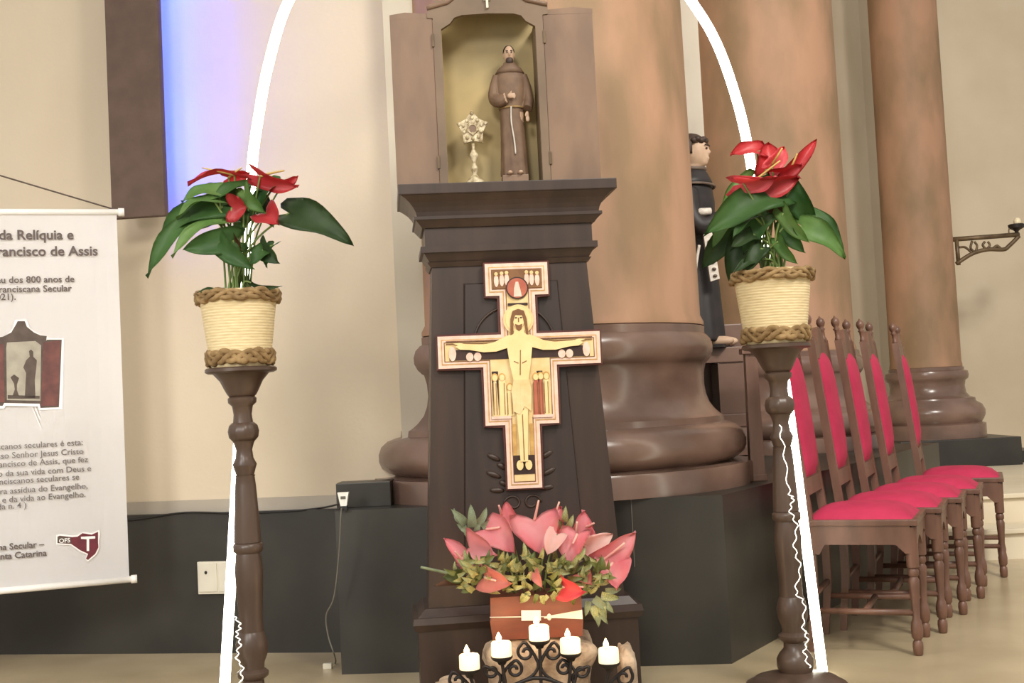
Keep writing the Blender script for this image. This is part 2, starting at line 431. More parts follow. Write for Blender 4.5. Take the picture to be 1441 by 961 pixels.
# carved arch line on the panel
arc = [(math.cos(a) * .13, shaft_front(1.1) - .012, 1.13 + math.sin(a) * .12) for a in [PI * i / 24 for i in range(25)]]
tube('carved_arch', arc, .004, dark_wood, ped, 6)
# cornice, stacked mouldings from the neck up
cor = [(1.385, 1.40, .515, .205, .535, .22), (1.40, 1.43, .52, .21, .556, .24), (1.43, 1.45, .575, .255, .575, .255), (1.45, 1.51, .545, .235, .545, .235),
       (1.51, 1.535, .56, .25, .60, .285), (1.535, 1.545, .61, .29, .61, .29)]
names = ['neck_moulding', 'ovolo', 'astragal', 'frieze', 'bed_moulding', 'fillet']
for nme, (z0, z1, w0, d0, w1, d1) in zip(names, cor):
    bm = bmesh.new(); add_frustum(bm, z0, z1, w0, d0, w1, d1, 0.01, 0.01); bm_obj(nme, bm, dark_wood, ped)
bm = bmesh.new()
cv = [(1.545, .59, .27), (1.56, .597, .275), (1.575, .612, .285), (1.59, .635, .30), (1.602, .662, .32), (1.612, .69, .335)]
for (z0, w0, d0), (z1, w1, d1) in zip(cv, cv[1:]): add_frustum(bm, z0, z1, w0, d0, w1, d1, 0.01, 0.01)
bm_obj('cove', bm, dark_wood, ped)
box('cornice_top', (0, 0.01, 1.629), (.705, .345, .034), dark_wood, ped, 0.003)
PTOP = 1.646
# carved laurel relief below the cross
def relief_leaf(cx, cz, L, ang, W=.019):
    z = cz; y = shaft_front(z) - .010
    bm = bmesh.new(); add_ellipsoid(bm, (0, 0, 0), (L / 2, .009, W / 2), u=10, v=6)
    M = Matrix.Translation((cx, y, cz)) @ Matrix.Rotation(-ang, 4, 'Y')
    bm.transform(M)
    bm_obj('carved_leaf', bm, dark_wood, ped, True)
for sx in (-1, 1):
    for cx, cz, L, a in ((.085, .765, .05, .5), (.088, .71, .055, .42), (.080, .66, .05, .1), (.06, .735, .04, .6), (.055, .68, .04, .4)):
        relief_leaf(sx * cx, cz, L, sx * a)
    sp = [(sx * (.03 + .03 * math.cos(a) * (1 - a / 9)), shaft_front(.62) - .012, .615 + .028 * math.sin(a) * (1 - a / 9)) for a in [i * .4 for i in range(15)]]
    tube('carved_scroll', sp, .004, dark_wood, ped, 6)

# ------------------------------------------------------------------ shrine on the pedestal
sh = thing('wooden_shrine', (PEDX + .0, 4.0, PTOP), 'brown wooden shrine with open doors holding a saint figure', 'shrine', rz=PED_RZ * 0.5)
sh.scale = (1, 1, 1.06)
NW, NH, ND = .31, .50, .135          # niche inner size
ox = -.027
YF = -.06                           # front plane of the niche frame
box('floor_board', (ox, YF + ND / 2, .006), (NW + .05, ND + .01, .012), shrine_trim, sh, .002)
box('back_panel', (ox, YF + ND, .30), (NW + .04, .015, .60), niche_m, sh, .002)
for s, nm in ((-1, 'side_panel'), (1, 'side_panel')):
    box(nm, (ox + s * (NW / 2 + .006), YF + ND / 2, .26), (.014, ND, .52), niche_m if s < 0 else shrine_trim, sh, .002)
box('roof_board', (ox, YF + ND / 2, .585), (NW + .04, ND, .014), shrine_trim, sh, .002)
# pediment with clipped arch opening
HW = NW / 2 + .026
prof = [(-HW, 0), (-HW, .53), (-HW - .018, .532), (-HW - .018, .562), (-HW, .566), (-.13, .578), (-.10, .60), (-.06, .635), (-.035, .665), (-.03, .70), (.03, .70), (.035, .665),
        (.06, .635), (.10, .60), (.13, .578), (HW, .566), (HW + .018, .562), (HW + .018, .532), (HW, .53), (HW, 0), (NW / 2, 0), (NW / 2, .495),
        (NW / 2 - .03, .512), (NW / 2 - .045, .53), (NW / 2 - .07, .537), (0, .540), (-NW / 2 + .07, .537), (-NW / 2 + .045, .53), (-NW / 2 + .03, .512), (-NW / 2, .495), (-NW / 2, 0)]
prism('front_frame', [(x + ox, z) for x, z in prof], .02, shrine_trim, sh, y=YF)
rim = [(-HW - .018, .562), (-HW, .566), (-.13, .578), (-.10, .60), (-.06, .635), (-.035, .665), (-.03, .70), (.03, .70), (.035, .665), (.06, .635), (.10, .60), (.13, .578), (HW, .566), (HW + .018, .562)]
tube('pediment_rim', [(x + ox, YF - .02, z) for x, z in rim], .008, shrine_wood, sh, 6)
bm = bmesh.new(); add_box(bm, (ox, YF - .024, .575), (.008, .01, .04), .001); add_box(bm, (ox, YF - .024, .583), (.022, .01, .008), .001)
bm_obj('ivory_cross_emblem', bm, plate_m, sh)
# doors folded open flat beside the niche
for s, wd_ in ((-1, .140), (1, .165)):
    cx = ox + s * (HW + wd_ / 2 + .001)
    d = box('door', (cx, YF - .012 + .004, .268), (wd_, .016, .532), shrine_wood, sh, .003)
    dp = [(cx - wd_ / 2, .53), (cx + wd_ / 2, .53), (cx + wd_ / 2, .545), (cx + s * 0.02, .552), (cx - wd_ / 2, .545)]
    prism('door_head', dp, .016, shrine_wood, d, y=YF)
    for z in (.08, .46):
        box('hinge', (ox + s * (HW + .002), YF - .020, z), (.008, .008, .04), bronze_m, d, .001)

# ------------------------------------------------------------------ friar figure in the shrine
fx = pix(722, 200, 4.03).x
fr = thing('friar_figure', (fx, 3.995, PTOP + .012), 'small carved friar figure in brown habit standing inside the shrine', 'statue', rz=math.radians(4))
fr.scale = (.88, .88, 1.09)
box('base', (0, 0, .014), (.098, .075, .028), shrine_wood, fr, .003)
bm = bmesh.new()
loft(bm, [(.028, 0, 0, .052, .036), (.06, 0, 0, .050, .035), (.12, 0, 0, .047, .033), (.18, 0, 0, .045, .032), (.225, 0, 0, .044, .031), (.25, 0, 0, .047, .033), (.29, 0, 0, .054, .036),
          (.325, 0, 0, .058, .036), (.348, 0, 0, .050, .032), (.362, 0, 0, .030, .026), (.37, 0, -.002, .017, .017), (.385, 0, -.003, .016, .017)], 32, .05, 8)
add_ellipsoid(bm, (0, -.004, .402), (.0205, .0235, .029))
add_ellipsoid(bm, (0, -.029, .400), (.0035, .005, .007))          # nose
add_ellipsoid(bm, (-.0205, -.002, .401), (.003, .005, .007)); add_ellipsoid(bm, (.0205, -.002, .401), (.003, .005, .007))
add_tube(bm, smooth_path([(-.048, 0, .338), (-.062, .0, .30), (-.066, -.008, .268), (-.048, -.032, .255), (-.022, -.046, .262)], 4), [.017 + .004 * math.sin(i / 16 * PI) for i in range(17)], 10)
add_tube(bm, smooth_path([(.048, 0, .338), (.062, 0, .30), (.067, -.006, .26), (.060, -.018, .232)], 4), [.018] * 13, 10)
# hands: palm and five fingers each
RH = Vector((-.006, -.050, .267)); LH = Vector((.057, -.022, .213))
add_ellipsoid(bm, RH, (.012, .006, .009)); add_ellipsoid(bm, LH, (.007, .006, .013))
for i in range(4):
    add_tube(bm, [RH + Vector((.006, -.001, .006 - .004 * i)), RH + Vector((.016, -.003, .006 - .0045 * i)), RH + Vector((.021 - abs(i - 1.3) * .002, .002, .004 - .0045 * i))], .0026, 6)
    add_tube(bm, [LH + Vector((-.005 + .0035 * i, -.003, -.008)), LH + Vector((-.005 + .0035 * i, -.006, -.018)), LH + Vector((-.005 + .0035 * i, -.003, -.024 + abs(i - 1.5) * .002))], .0026, 6)
add_tube(bm, [RH + Vector((-.002, -.002, .006)), RH + Vector((.006, -.007, .014))], .003, 6)
add_tube(bm, [LH + Vector((-.005, -.004, .004)), LH + Vector((-.009, -.010, -.006))], .003, 6)
def pk(c):
    if c.z > .374 or (c - RH).length < .026 and c.y < -.043 or (c - LH).length < .028 and c.z < .222: return 1
    return 0
remeshed('body', bm, .0028, [habit_br, skin_m], pk, fr, 2)
bm = bmesh.new()
add_ellipsoid(bm, (0, .004, .412), (.0225, .0235, .022)); bmesh.ops.delete(bm, geom=[v for v in bm.verts if v.co.y < -.008 and v.co.z < .418], context='VERTS')
bm_obj('hair', bm, hair_m, fr, True)
bm = bmesh.new(); add_ellipsoid(bm, (0, -.017, .381), (.015, .013, .013)); bm_obj('beard', bm, hair_m, fr, True)
for s in (-1, 1):
    ellipsoid('eye', (s * .008, -.0265, .406), (.0032, .002, .0022), hair_m, fr)
    tube('eyebrow', [(s * .004, -.027, .411), (s * .013, -.0245, .4115)], .0014, hair_m, fr, 5)
bm = bmesh.new(); loft(bm, [(.345, 0, 0, .056, .038), (.36, 0, 0, .044, .034), (.372, 0, 0, .026, .026), (.378, 0, 0, .022, .022)], 24)
bm_obj('cowl', bm, habit_br, fr, True)
tube('rope_belt', [(.048 * math.cos(a), .034 * math.sin(a), .237) for a in [2 * PI * i / 24 for i in range(24)]], .0035, rope_m, fr, 6, True)
tube('hanging_cord', smooth_path([(-.004, -.036, .237), (-.006, -.038, .19), (.002, -.038, .13), (.004, -.039, .09)], 4), .003, lace_m, fr, 6)
for s in (-1, 1): ellipsoid('foot', (s * .02, -.036, .034), (.010, .018, .007), skin_m, fr)

# ------------------------------------------------------------------ star reliquary
rx = pix(668, 240, 4.0).x
rel = thing('star_reliquary', (rx, 3.985, PTOP + .012), 'small gilded star-shaped reliquary on a foot inside the shrine', 'reliquary')
rel.scale = (1.0, 1.0, 1.13)
lathe('foot', [(.034, 0), (.036, .004), (.030, .010), (.030, .016), (.018, .026), (.009, .034)], gold_m, rel, 24)
lathe('stem', [(.009, .030), (.007, .040), (.012, .050), (.013, .056), (.008, .064), (.007, .074), (.013, .086), (.015, .094), (.010, .102), (.006, .112), (.006, .128)], gold_m, rel, 20)
st = []
for i in range(10):
    a = PI / 2 + i * PI / 5; r = .056 if i % 2 == 0 else .034
    st.append((r * math.cos(a), .172 + r * math.sin(a)))
so = prism('star', st, .010, gold_m, rel, y=.005, bev=.002)
for i in range(10):
    a = PI / 2 + i * PI / 5; r = .046 if i % 2 == 0 else .030
    for q in range(2):
        rr = r - q * .014
        ellipsoid('ornament', (rr * math.cos(a), -.007, .172 + rr * math.sin(a)), (.006, .004, .006), gold_m, so)
tube('window_rim', [(.014 * math.cos(a), -.008, .170 + .014 * math.sin(a)) for a in [2 * PI * i / 24 for i in range(24)]], .003, gold_m, rel, 6, True)
bm = bmesh.new(); bmesh.ops.create_cone(bm, cap_ends=True, segments=24, radius1=.012, radius2=.012, depth=.003, matrix=Matrix.Translation((0, -.007, .170)) @ Matrix.Rotation(PI / 2, 4, 'X'))
bm_obj('relic_window', bm, shrine_wood, rel)

# ------------------------------------------------------------------ painted cross
zb = pix(740, 687, 3.86).z
cx_ = thing('painted_cross', (pix(739, 687, 3.855).x, 3.862, zb), 'painted wooden crucifix with rose and gold border hung on the dark pedestal', 'crucifix', rz=PED_RZ * .6)
cx_.rotation_euler = (math.radians(-1.2), math.radians(0.6), PED_RZ * .6)
def cross_poly(e=0.0):
    """stepped cross outline, inset by e"""
    lo, bd, ar, nk, tp = .055 - e, .118 - e, .261 - e, .057 - e, .101 - e
    z0, z1, z2, z3, z4, z5 = e, .203 + e, .390 + e, .493 - e, .618 + e, .722 - e
    R = [(lo, z0), (lo, z1), (bd, z1), (bd, z2), (ar, z2), (ar, z3), (nk, z3), (nk, z4), (tp, z4), (tp, z5)]
    return R + [(-x, z) for x, z in R[::-1]]
prism('board', cross_poly(-.006), .020, red_edge, cx_, y=0.024, bev=.002)
prism('rose_border', cross_poly(0), .006, pink_border, cx_, y=.005)
prism('gold_band', cross_poly(.011), .0015, gold_line, cx_, y=-.001)
prism('inner_border', cross_poly(.014), .0015, pink_border, cx_, y=-.002)
prism('dark_outline', cross_poly(.0195), .0015, cross_brn, cx_, y=-.0025)
prism('gold_field', cross_poly(.0225), .0015, gold_field, cx_, y=-.003)
def plate(name, poly, layer, mt, parent=None):
    return prism(name, poly, .0022, mt, parent or cx_, y=-.0045 - layer * .0018)
def ell(cx, cz, rx, rz, n=20, a0=0, a1=2 * PI):
    return [(cx + rx * math.cos(a0 + (a1 - a0) * i / n), cz + rz * math.sin(a0 + (a1 - a0) * i / n)) for i in range(n if abs(a1 - a0 - 2 * PI) < 1e-6 else n + 1)]
def rect(x0, z0, x1, z1): return [(x0, z0), (x1, z0), (x1, z1), (x0, z1)]
# dark fields behind the figure
plate('dark_field', rect(-.225, .414, .225, .448), 0, cross_dk)
plate('dark_field', rect(-.034, .045, .034, .105), 0, cross_dk)
plate('dark_field', rect(-.092, .232, -.072, .375), 0, cross_dk)
plate('dark_field', rect(.052, .262, .070, .372), 0, cross_dk)
plate('dark_field', rect(-.078, .640, .078, .702), 0, cross_brn)
for z in (.474, .466):
    for s in (-1, 1):
        plate('gold_rule', rect(min(s * .06, s * .235), z, max(s * .06, s * .235), z + .003), 1, cross_brn)
# robed attendants
for x, w_, z1, mt in ((-.083, .012, .372, gold_field), (-.060, .024, .372, cross_skin), (-.036, .018, .34, cross_skin), (.048, .018, .37, cross_red), (.064, .012, .372, cross_red), (.082, .016, .372, cross_skin)):
    r = plate('robed_figure', [(x - w_ / 2 - .003, .232), (x + w_ / 2 + .003, .232), (x + w_ / 2, z1 - .05), (x + w_ / 2 - .002, z1 - .025), (x - w_ / 2 + .002, z1 - .025), (x - w_ / 2, z1 - .05)], 1, mt)
    plate('head', ell(x, z1 - .018, .008, .010, 12), 2, cross_skin, r)
    for dxl in (-w_ / 2, w_ / 4): plate('fold_line', rect(x + dxl - .001, .236, x + dxl + .001, z1 - .035), 2, cross_brn, r)
    plate('halo', ell(x, z1 - .016, .011, .013, 14), 1, gold_line, r)
for s in (-1, 1):
    plate('ground_strip', rect(min(s * .035, s * .098), .223, max(s * .035, s * .098), .232), 1, pink_border)
    for i, x in enumerate((.135, .16, .215)):
        plate('small_figure', ell(s * x, .424 + (i == 2) * .012, .012, .014 + (i == 2) * .01, 12), 1, pink_border)
# figures of the top panel, roundel
for x in (-.066, -.048, -.032, .032, .048, .066):
    plate('small_figure', ell(x, .672 - abs(x) * .1, .0075, .020, 12), 1, pink_border)
    plate('head', ell(x, .694 - abs(x) * .1, .006, .006, 10), 2, gold_field)
plate('roundel_ring', ell(0, .640, .036, .036, 28), 2, cross_dk); plate('roundel', ell(0, .640, .032, .032, 28), 3, cross_red)
plate('roundel_figure', [(-.012, .612), (.014, .612), (.010, .635), (.004, .660), (-.004, .660), (-.010, .640)], 4, pink_border)
plate('dark_field', rect(-.032, .584, .032, .592), 1, cross_dk)
# the figure on the cross
plate('halo', ell(0, .538, .049, .049, 32), 2, gold_field)
plate('halo_ring', ell(0, .538, .041, .041, 32), 3, cross_skin)
corpus = [(-.012, .085), (-.014, .15), (-.018, .24), (-.026, .31), (-.024, .345), (-.034, .40), (-.040, .448), (-.075, .438), (-.115, .437), (-.16, .446), (-.19, .448), (-.205, .458), (-.196, .462), (-.212, .468), (-.19, .470), (-.178, .466),
          (-.15, .464), (-.115, .462), (-.08, .468), (-.045, .485), (-.018, .494), (-.014, .506)]
bm = bmesh.new(); add_prism(bm, corpus + [(-x, z) for x, z in corpus[::-1]], Matrix.Translation((0, -.012, 0)), .005)
fig = bm_obj('corpus', bm, cross_skin, cx_)
plate('loincloth', [(-.028, .245), (-.008, .235), (.008, .26), (.028, .245), (.032, .31), (.026, .345), (-.024, .345), (-.032, .31)], 7.2, gold_field, fig)
for x0, z0, x1, z1 in ((-.006, .24, -.002, .335), (.004, .25, .014, .335), (-.02, .26, -.012, .335), (0, .09, 0, .235), (-.002, .36, .002, .44), (-.02, .405, -.006, .398), (.02, .405, .006, .398)):
    tube('drawn_line', [(x0, -.0185, z0), (x1, -.0185, z1)], .0012, cross_brn, fig, 5)
for s in (-1, 1):
    plate('foot', ell(s * .014, .074, .011, .016, 14), 4, cross_skin, fig)
plate('face', ell(0, .536, .018, .027, 18), 5, cross_skin, fig)
plate('hair', [(-.028, .488), (-.026, .54), (-.018, .566), (0, .572), (.018, .566), (.026, .54), (.03, .488), (.022, .49), (.018, .525), (.012, .552), (-.010, .553), (-.018, .53), (-.018, .492)], 6, cross_brn, fig)
plate('beard', [(-.012, .524), (0, .520), (.012, .524), (.008, .506), (0, .500), (-.008, .506)], 6, cross_brn, fig)
for s in (-1, 1): plate('eye', ell(s * .008, .544, .004, .002, 8), 6, cross_dk, fig)
plate('nose', rect(-.0015, .530, .0015, .544), 6, cross_brn, fig)
for s in (-1, 1): plate('side_panel', rect(min(s * .022, s * .034), .105, max(s * .022, s * .034), .205), 1, gold_line)

# ------------------------------------------------------------------ turned plant stands
def stand(loc, label, H):
    t = thing('plant_stand', loc, label, 'plant stand', 'turned wooden plant stands')
    s = H / 1.07
    S = lambda pr: [(r, z * s) for r, z in pr]
    lathe('foot', S([(.155, 0), (.158, .012), (.155, .024), (.135, .032), (.128, .040), (.075, .054), (.052, .062)]), stand_wood, t, 40)
    lathe('lower_baluster', S([(.050, .060), (.056, .075), (.056, .10), (.046, .118), (.033, .132), (.032, .150), (.046, .160), (.047, .172), (.034, .182), (.036, .20), (.046, .225), (.047, .255), (.040, .282), (.036, .29)]), stand_wood, t, 36)
    lathe('lower_shaft', S([(.036, .289), (.035, .34), (.040, .42), (.042, .47), (.037, .515), (.036, .52), (.044, .527), (.044, .545), (.036, .553)]), stand_wood, t, 36)
    lathe('upper_shaft', S([(.040, .552), (.038, .60), (.031, .72), (.028, .745), (.030, .75)]), stand_wood, t, 36)
    lathe('collar', S([(.026, .749), (.034, .775), (.036, .782), (.027, .80), (.024, .825), (.030, .845), (.034, .852)]), stand_wood, t, 36)
    lathe('knop', S([(.034, .852), (.043, .862), (.046, .880), (.042, .897), (.032, .906)]), stand_wood, t, 36, ripple=lambda a, z: 1 + .035 * math.cos(10 * a))
    lathe('neck', S([(.030, .905), (.027, .93), (.031, .955), (.042, .965), (.043, .978), (.036, .984)]), stand_wood, t, 36)
    lathe('cup', S([(.038, .983), (.044, .99), (.052, 1.005), (.064, 1.03), (.082, 1.05), (.090, 1.056)]), stand_wood, t, 36)
    lathe('top_plate', S([(.098, 1.053), (.107, 1.058), (.107, 1.066), (.102, 1.07)]), stand_wood, t, 40)
    return t
YL, YR = 3.65, 3.80
SLx = pix(339, 517, YL).x; SRx = pix(1092, 484, YR).x
HL = pix(339, 517, YL).z; HR = pix(1092, 484, YR).z
stand((SLx, YL, 0), 'turned dark wooden stand under the left potted plant', HL)
stand((SRx, YR, 0), 'turned dark wooden stand under the right potted plant beside the red chairs', HR)

# ------------------------------------------------------------------ potted anthuriums
def leaf_mesh(bm, B, T, width, nrm, bend=0.15, fold=0.12, wav=0.04, lobes=0.22, nt=10, ns=6, slot=0):
    B, T = Vector(B), Vector(T); ax = T - B; L = ax.length; a = ax / L
    n = (nrm - a * nrm.dot(a)).normalized(); s = a.cross(n)
    def wf(t): return (1 - t) ** 0.85 * (1 + 2.5 * t) ** 0.6
    mx = max(wf(i / 20) for i in range(21))
    g = []
    for i in range(nt + 1):
        t = i / nt; row = []
        for j in range(-ns // 2, ns // 2 + 1):
            v = j / (ns / 2); av = abs(v)
            al = t - lobes * 4 * av * (1.3 - av) * (1 - t) ** 3 * .8
            ww = width / 2 * wf(t) / mx * v
            h = L * (bend * 4 * al * (1 - al) * .5 - bend * al * al) + fold * width * (av ** 1.5) + wav * width * math.sin(t * 9 + v * 2) * av
            row.append(bm.verts.new(B + a * (al * L) + s * ww + n * h))
        g.append(row)
    for i in range(nt):
        for j in range(ns):
            bm.faces.new((g[i][j], g[i][j + 1], g[i + 1][j + 1], g[i + 1][j]))
def facing(B, T, roll):
    """a surface normal that looks at the viewer, rolled about the leaf's own axis"""
    a = (Vector(T) - Vector(B)).normalized()
    v = Vector((0, -1, 0.12)); v = (v - a * v.dot(a)).normalized()
    return Matrix.Rotation(math.radians(roll), 3, a) @ v
def leaf(name, root, b, t, wpx, mt, Yb, Yt, roll=0, parent=None, bend=.12, fold=.1, wav=.04, lobes=.22):
    """b, t: photo pixels of base and tip; Yb, Yt: their distances"""
    B = pix(b[0], b[1], Yb) - root.location; T = pix(t[0], t[1], Yt) - root.location
    bm = bmesh.new(); leaf_mesh(bm, B, T, wpx * (Yb + Yt) / 2 / F, facing(B, T, roll), bend, fold, wav, lobes)
    bmesh.ops.solidify(bm, geom=list(bm.faces), thickness=.0012)
    return bm_obj(name, bm, mt, parent or root, True), B
def stem(root, P0, P1, sag=.02, rad=.0035, mt=None, parent=None):
    P0, P1 = Vector(P0), Vector(P1)
    mid = P0.lerp(P1, .55) + Vector(((P0.x - P1.x) * .18, 0, sag))
    pts = smooth_path([P0, mid, P1], 6)
    return tube('stem', pts, rad, mt or stem_m, parent or root, 6)
def pot(root, rt, rb, h):
    pr = []
    z0, z1 = .035, h - .03
    n = 24
    pr.append((rb * .96, 0.0)); pr.append((rb, .006))
    for i in range(n * 4 + 1):
        t = i / (n * 4); z = z0 * .6 + (h - .012 - z0 * .6) * t
        r = rb + (rt - rb) * (z / h)
        pr.append((r + .0006 * math.cos(i * PI / 2), z))
    pr += [(rt, h - .006), (rt - .008, h - .004), (rt - .012, h - .03), (.01, h - .032)]
    p = lathe('pot', pr, cream_cord, root, 48)
    def braid(name, z, hh, r):
        bm = bmesh.new()
        for s_ in range(4):
            pts = []
            for i in range(120):
                a = 2 * PI * i / 120
                ph = 9 * a + s_ * PI / 2
                pts.append(((r + .002 + .004 * math.cos(ph)) * math.cos(a), (r + .002 + .004 * math.cos(ph)) * math.sin(a), z + hh * .36 * math.sin(ph * .667 + s_) + .003 * math.sin(7 * a + s_)))
            add_tube(bm, pts, hh * .22, 6, True)
        return bm_obj(name, bm, rope_m, p, True)
    braid('top_braid', h - .022, .036, rt)
    braid('bottom_braid', .030, .044, rb + (rt - rb) * .12)
    lathe('soil', [(rt - .014, h - .034), (rt - .013, h - .022), (.02, h - .016)], soil_m, root, 32)
def plant(loc, label, h, rt, rb, leaves, flowers, cx, cy, Y, group):
    t = thing('potted_anthurium', loc, label, 'potted plant', group)
    pot(t, rt, rb, h)
    k = 0
    for b, tp, wpx, mt, dy0, dy1, roll, has in leaves:
        lf, B = leaf('leaf', t, b, tp, wpx, mt, Y + dy0, Y + dy1, roll, wav=.10, fold=.16, bend=.2)
        if has:
            a = k * 2.4; k += 1
            stem(t, (cx + .035 * math.cos(a) - t.location.x, .035 * math.sin(a), h - .022), B, .02, .0035)
    for b, tp, wpx, mt, dy0, dy1, roll, sp in flowers:
        fl, B = leaf('flower', t, b, tp, wpx * 1.2, mt, Y + dy0, Y + dy1, roll, bend=.15, fold=.24, lobes=.28, wav=.08)
        a = k * 2.4; k += 1
        stem(t, (cx + .03 * math.cos(a) - t.location.x, .03 * math.sin(a), h - .022), B, .01, .003, mt=stem_m)
        if sp:
            S0 = B; S1 = pix(sp[0], sp[1], Y + dy0 - .03) - t.location
            pts = smooth_path([S0, S0.lerp(S1, .5) + Vector((0, -.006, 0)), S1], 4)
            tube('spadix', pts, [.0045 - .002 * i / (len(pts) - 1) for i in range(len(pts))], yel_m, fl, 7)
    return t
G, GL, GD, RD = leaf_g, leaf_l, leaf_d, red_m
left_leaves = [
    ((292, 298), (197, 378), 40, G, 0, -.06, 25, 1), ((312, 290), (212, 330), 46, G, -.02, .03, 20, 1), ((328, 338), (257, 350), 40, G, -.06, -.10, -10, 1),
    ((308, 340), (352, 378), 34, G, -.08, -.12, 20, 1), ((308, 268), (252, 278), 26, GL, -.03, -.02, 30, 1), ((352, 262), (296, 276), 30, G, .0, -.06, 40, 1),
    ((388, 258), (352, 300), 30, G, .02, -.03, 30, 1), ((407, 300), (494, 336), 52, GD, .02, -.04, -14, 1), ((366, 346), (390, 370), 30, GD, -.03, -.06, 20, 1),
    ((308, 412), (280, 408), 12, GD, -.06, -.11, 30, 1), ((354, 398), (392, 407), 10, GD, -.04, -.08, 50, 1), ((330, 300), (268, 318), 34, GD, .05, .06, 10, 1), ((368, 285), (384, 318), 26, GD, .05, .03, 0, 1),
    ((310, 310), (236, 352), 30, GL, -.05, -.09, 35, 1), ((356, 300), (330, 328), 26, G, .06, .03, 10, 0), ((370, 352), (352, 372), 22, G, -.05, -.08, 0, 1), ((322, 330), (338, 352), 22, bract_m, -.04, -.06, 20, 1),
    ((300, 280), (244, 300), 26, GL, -.05, -.04, 45, 1), ((318, 268), (276, 262), 18, GD, .03, .04, 50, 0), ((384, 345), (372, 374), 22, G, -.02, -.05, 35, 1), ((344, 268), (370, 300), 26, GL, -.04, -.06, 30, 1)]
left_flowers = [
    ((330, 246), (263, 253), 22, RD, 0, -.01, 70, (284, 236)), ((326, 292), (348, 292), 34, RD, -.05, -.05, 20, None), ((366, 248), (419, 264), 26, RD, -.02, -.02, 48, (400, 240)),
    ((374, 300), (392, 316), 34, RD, -.03, -.06, 0, None), ((322, 250), (352, 243), 20, RD, .02, .02, 40, (340, 236)), ((398, 258), (420, 248), 14, red_m, .0, .0, 50, None)]
loc = Vector((SLx, YL, HL))
plant(loc, 'red anthurium in a cream rope-wrapped pot on the left stand', .235, .118, .088, left_leaves, left_flowers, SLx, 0, YL, 'potted anthuriums on stands')
right_leaves = [
    ((1088, 272), (994, 322), 56, G, -.04, -.10, 12, 1), ((1056, 252), (1014, 292), 28, GL, .0, -.02, 20, 1), ((1040, 320), (986, 376), 40, GD, .04, .06, 10, 1), ((1042, 340), (1026, 396), 34, GD, .02, .0, 15, 1),
    ((1112, 268), (1150, 326), 34, G, -.02, .02, 20, 1), ((1128, 318), (1192, 358), 40, GL, -.03, -.08, -12, 1), ((1146, 302), (1192, 350), 24, G, .0, -.02, -20, 0), ((1078, 300), (1046, 352), 40, G, -.02, -.06, 20, 1),
    ((1104, 318), (1130, 356), 26, G, -.05, -.08, 40, 1), ((1060, 330), (1030, 346), 26, GD, -.05, -.08, 20, 1), ((1086, 290), (1106, 300), 22, bract_m, -.02, -.03, 0, 1), ((1070, 350), (1046, 384), 26, GD, -.06, -.09, 10, 1),
    ((1118, 285), (1096, 330), 26, GD, .05, .03, 0, 1), ((1095, 340), (1120, 372), 20, GL, -.06, -.08, 40, 1), ((1060, 366), (1034, 380), 16, GD, -.07, -.1, 20, 1),
    ((1036, 300), (1000, 346), 24, GL, .02, .0, 30, 1), ((1102, 300), (1136, 342), 24, GL, -.07, -.10, 40, 1), ((1074, 282), (1100, 312), 24, GD, .02, .01, 10, 0), ((1062, 304), (1030, 330), 22, G, -.07, -.1, 40, 1)]
right_flowers = [
    ((1066, 212), (1028, 216), 24, RD, -.02, -.03, 25, None), ((1078, 238), (1082, 200), 30, RD, -.02, .0, 10, None), ((1052, 262), (1128, 252), 34, RD, -.06, -.05, 45, (1098, 226)), ((1108, 246), (1152, 194), 18, RD, .0, .0, 10, (1122, 216)),
    ((1086, 232), (1104, 206), 24, hotpink_m, -.05, -.04, 30, (1101, 208)), ((1094, 246), (1130, 232), 22, RD, -.04, -.05, 40, None), ((1046, 258), (1094, 250), 26, hotpink_m, -.08, -.09, 55, None)]
loc = Vector((SRx, YR, HR))
plant(loc, 'red anthurium in a cream rope-wrapped pot on the right stand', .235, .123, .094, right_leaves, right_flowers, SRx, 0, YR, 'potted anthuriums on stands')

# ------------------------------------------------------------------ neon arch and fairy wires
YA0, YA1 = 3.86, 4.0
def yarch(px): return YA0 + (YA1 - YA0) * (px - 320) / 840
ap = [(314, 998), (320, 900), (329, 745), (337, 600), (346, 400), (351, 300), (355, 230), (363, 170), (378, 90), (407, 0), (465, -80), (560, -145), (690, -178), (820, -140), (915, -75),
      (972, 0), (1008, 60), (1035, 135), (1053, 210), (1072, 330), (1090, 440), (1108, 560), (1130, 730), (1158, 948), (1161, 972)]
arch = tag(tube('neon_arch', smooth_path([pix(x, y, yarch(x)) for x, y in ap], 8), .0165, neon_m, None, 10),
           'glowing white neon tube bent into a tall arch over the shrine', 'light arch')
def fairy(ptsl, Y, label):
    pts = []
    P = smooth_path([pix(x, y, Y) for x, y in ptsl], 8)
    for i, p in enumerate(P):
        pts.append(p + Vector((.005 * math.sin(i * 1.3), .004 * math.cos(i * 1.7), 0)))
    return tag(tube('fairy_light_wire', pts, .0015, fairy_m, None, 6), label, 'string light', 'wavy glowing wires on the stands')
fairy([(1097, 598), (1104, 640), (1110, 690), (1116, 702), (1112, 718), (1121, 740), (1118, 770), (1126, 800), (1120, 832), (1132, 850), (1130, 880), (1136, 900), (1132, 918), (1140, 940)], YR - .07, 'thin wavy glowing wire hanging down the right stand')
fairy([(330, 868), (338, 880), (333, 893), (338, 905), (333, 925), (341, 940), (338, 965), (342, 985)], YL - .06, 'thin wavy glowing wire beside the left stand foot')

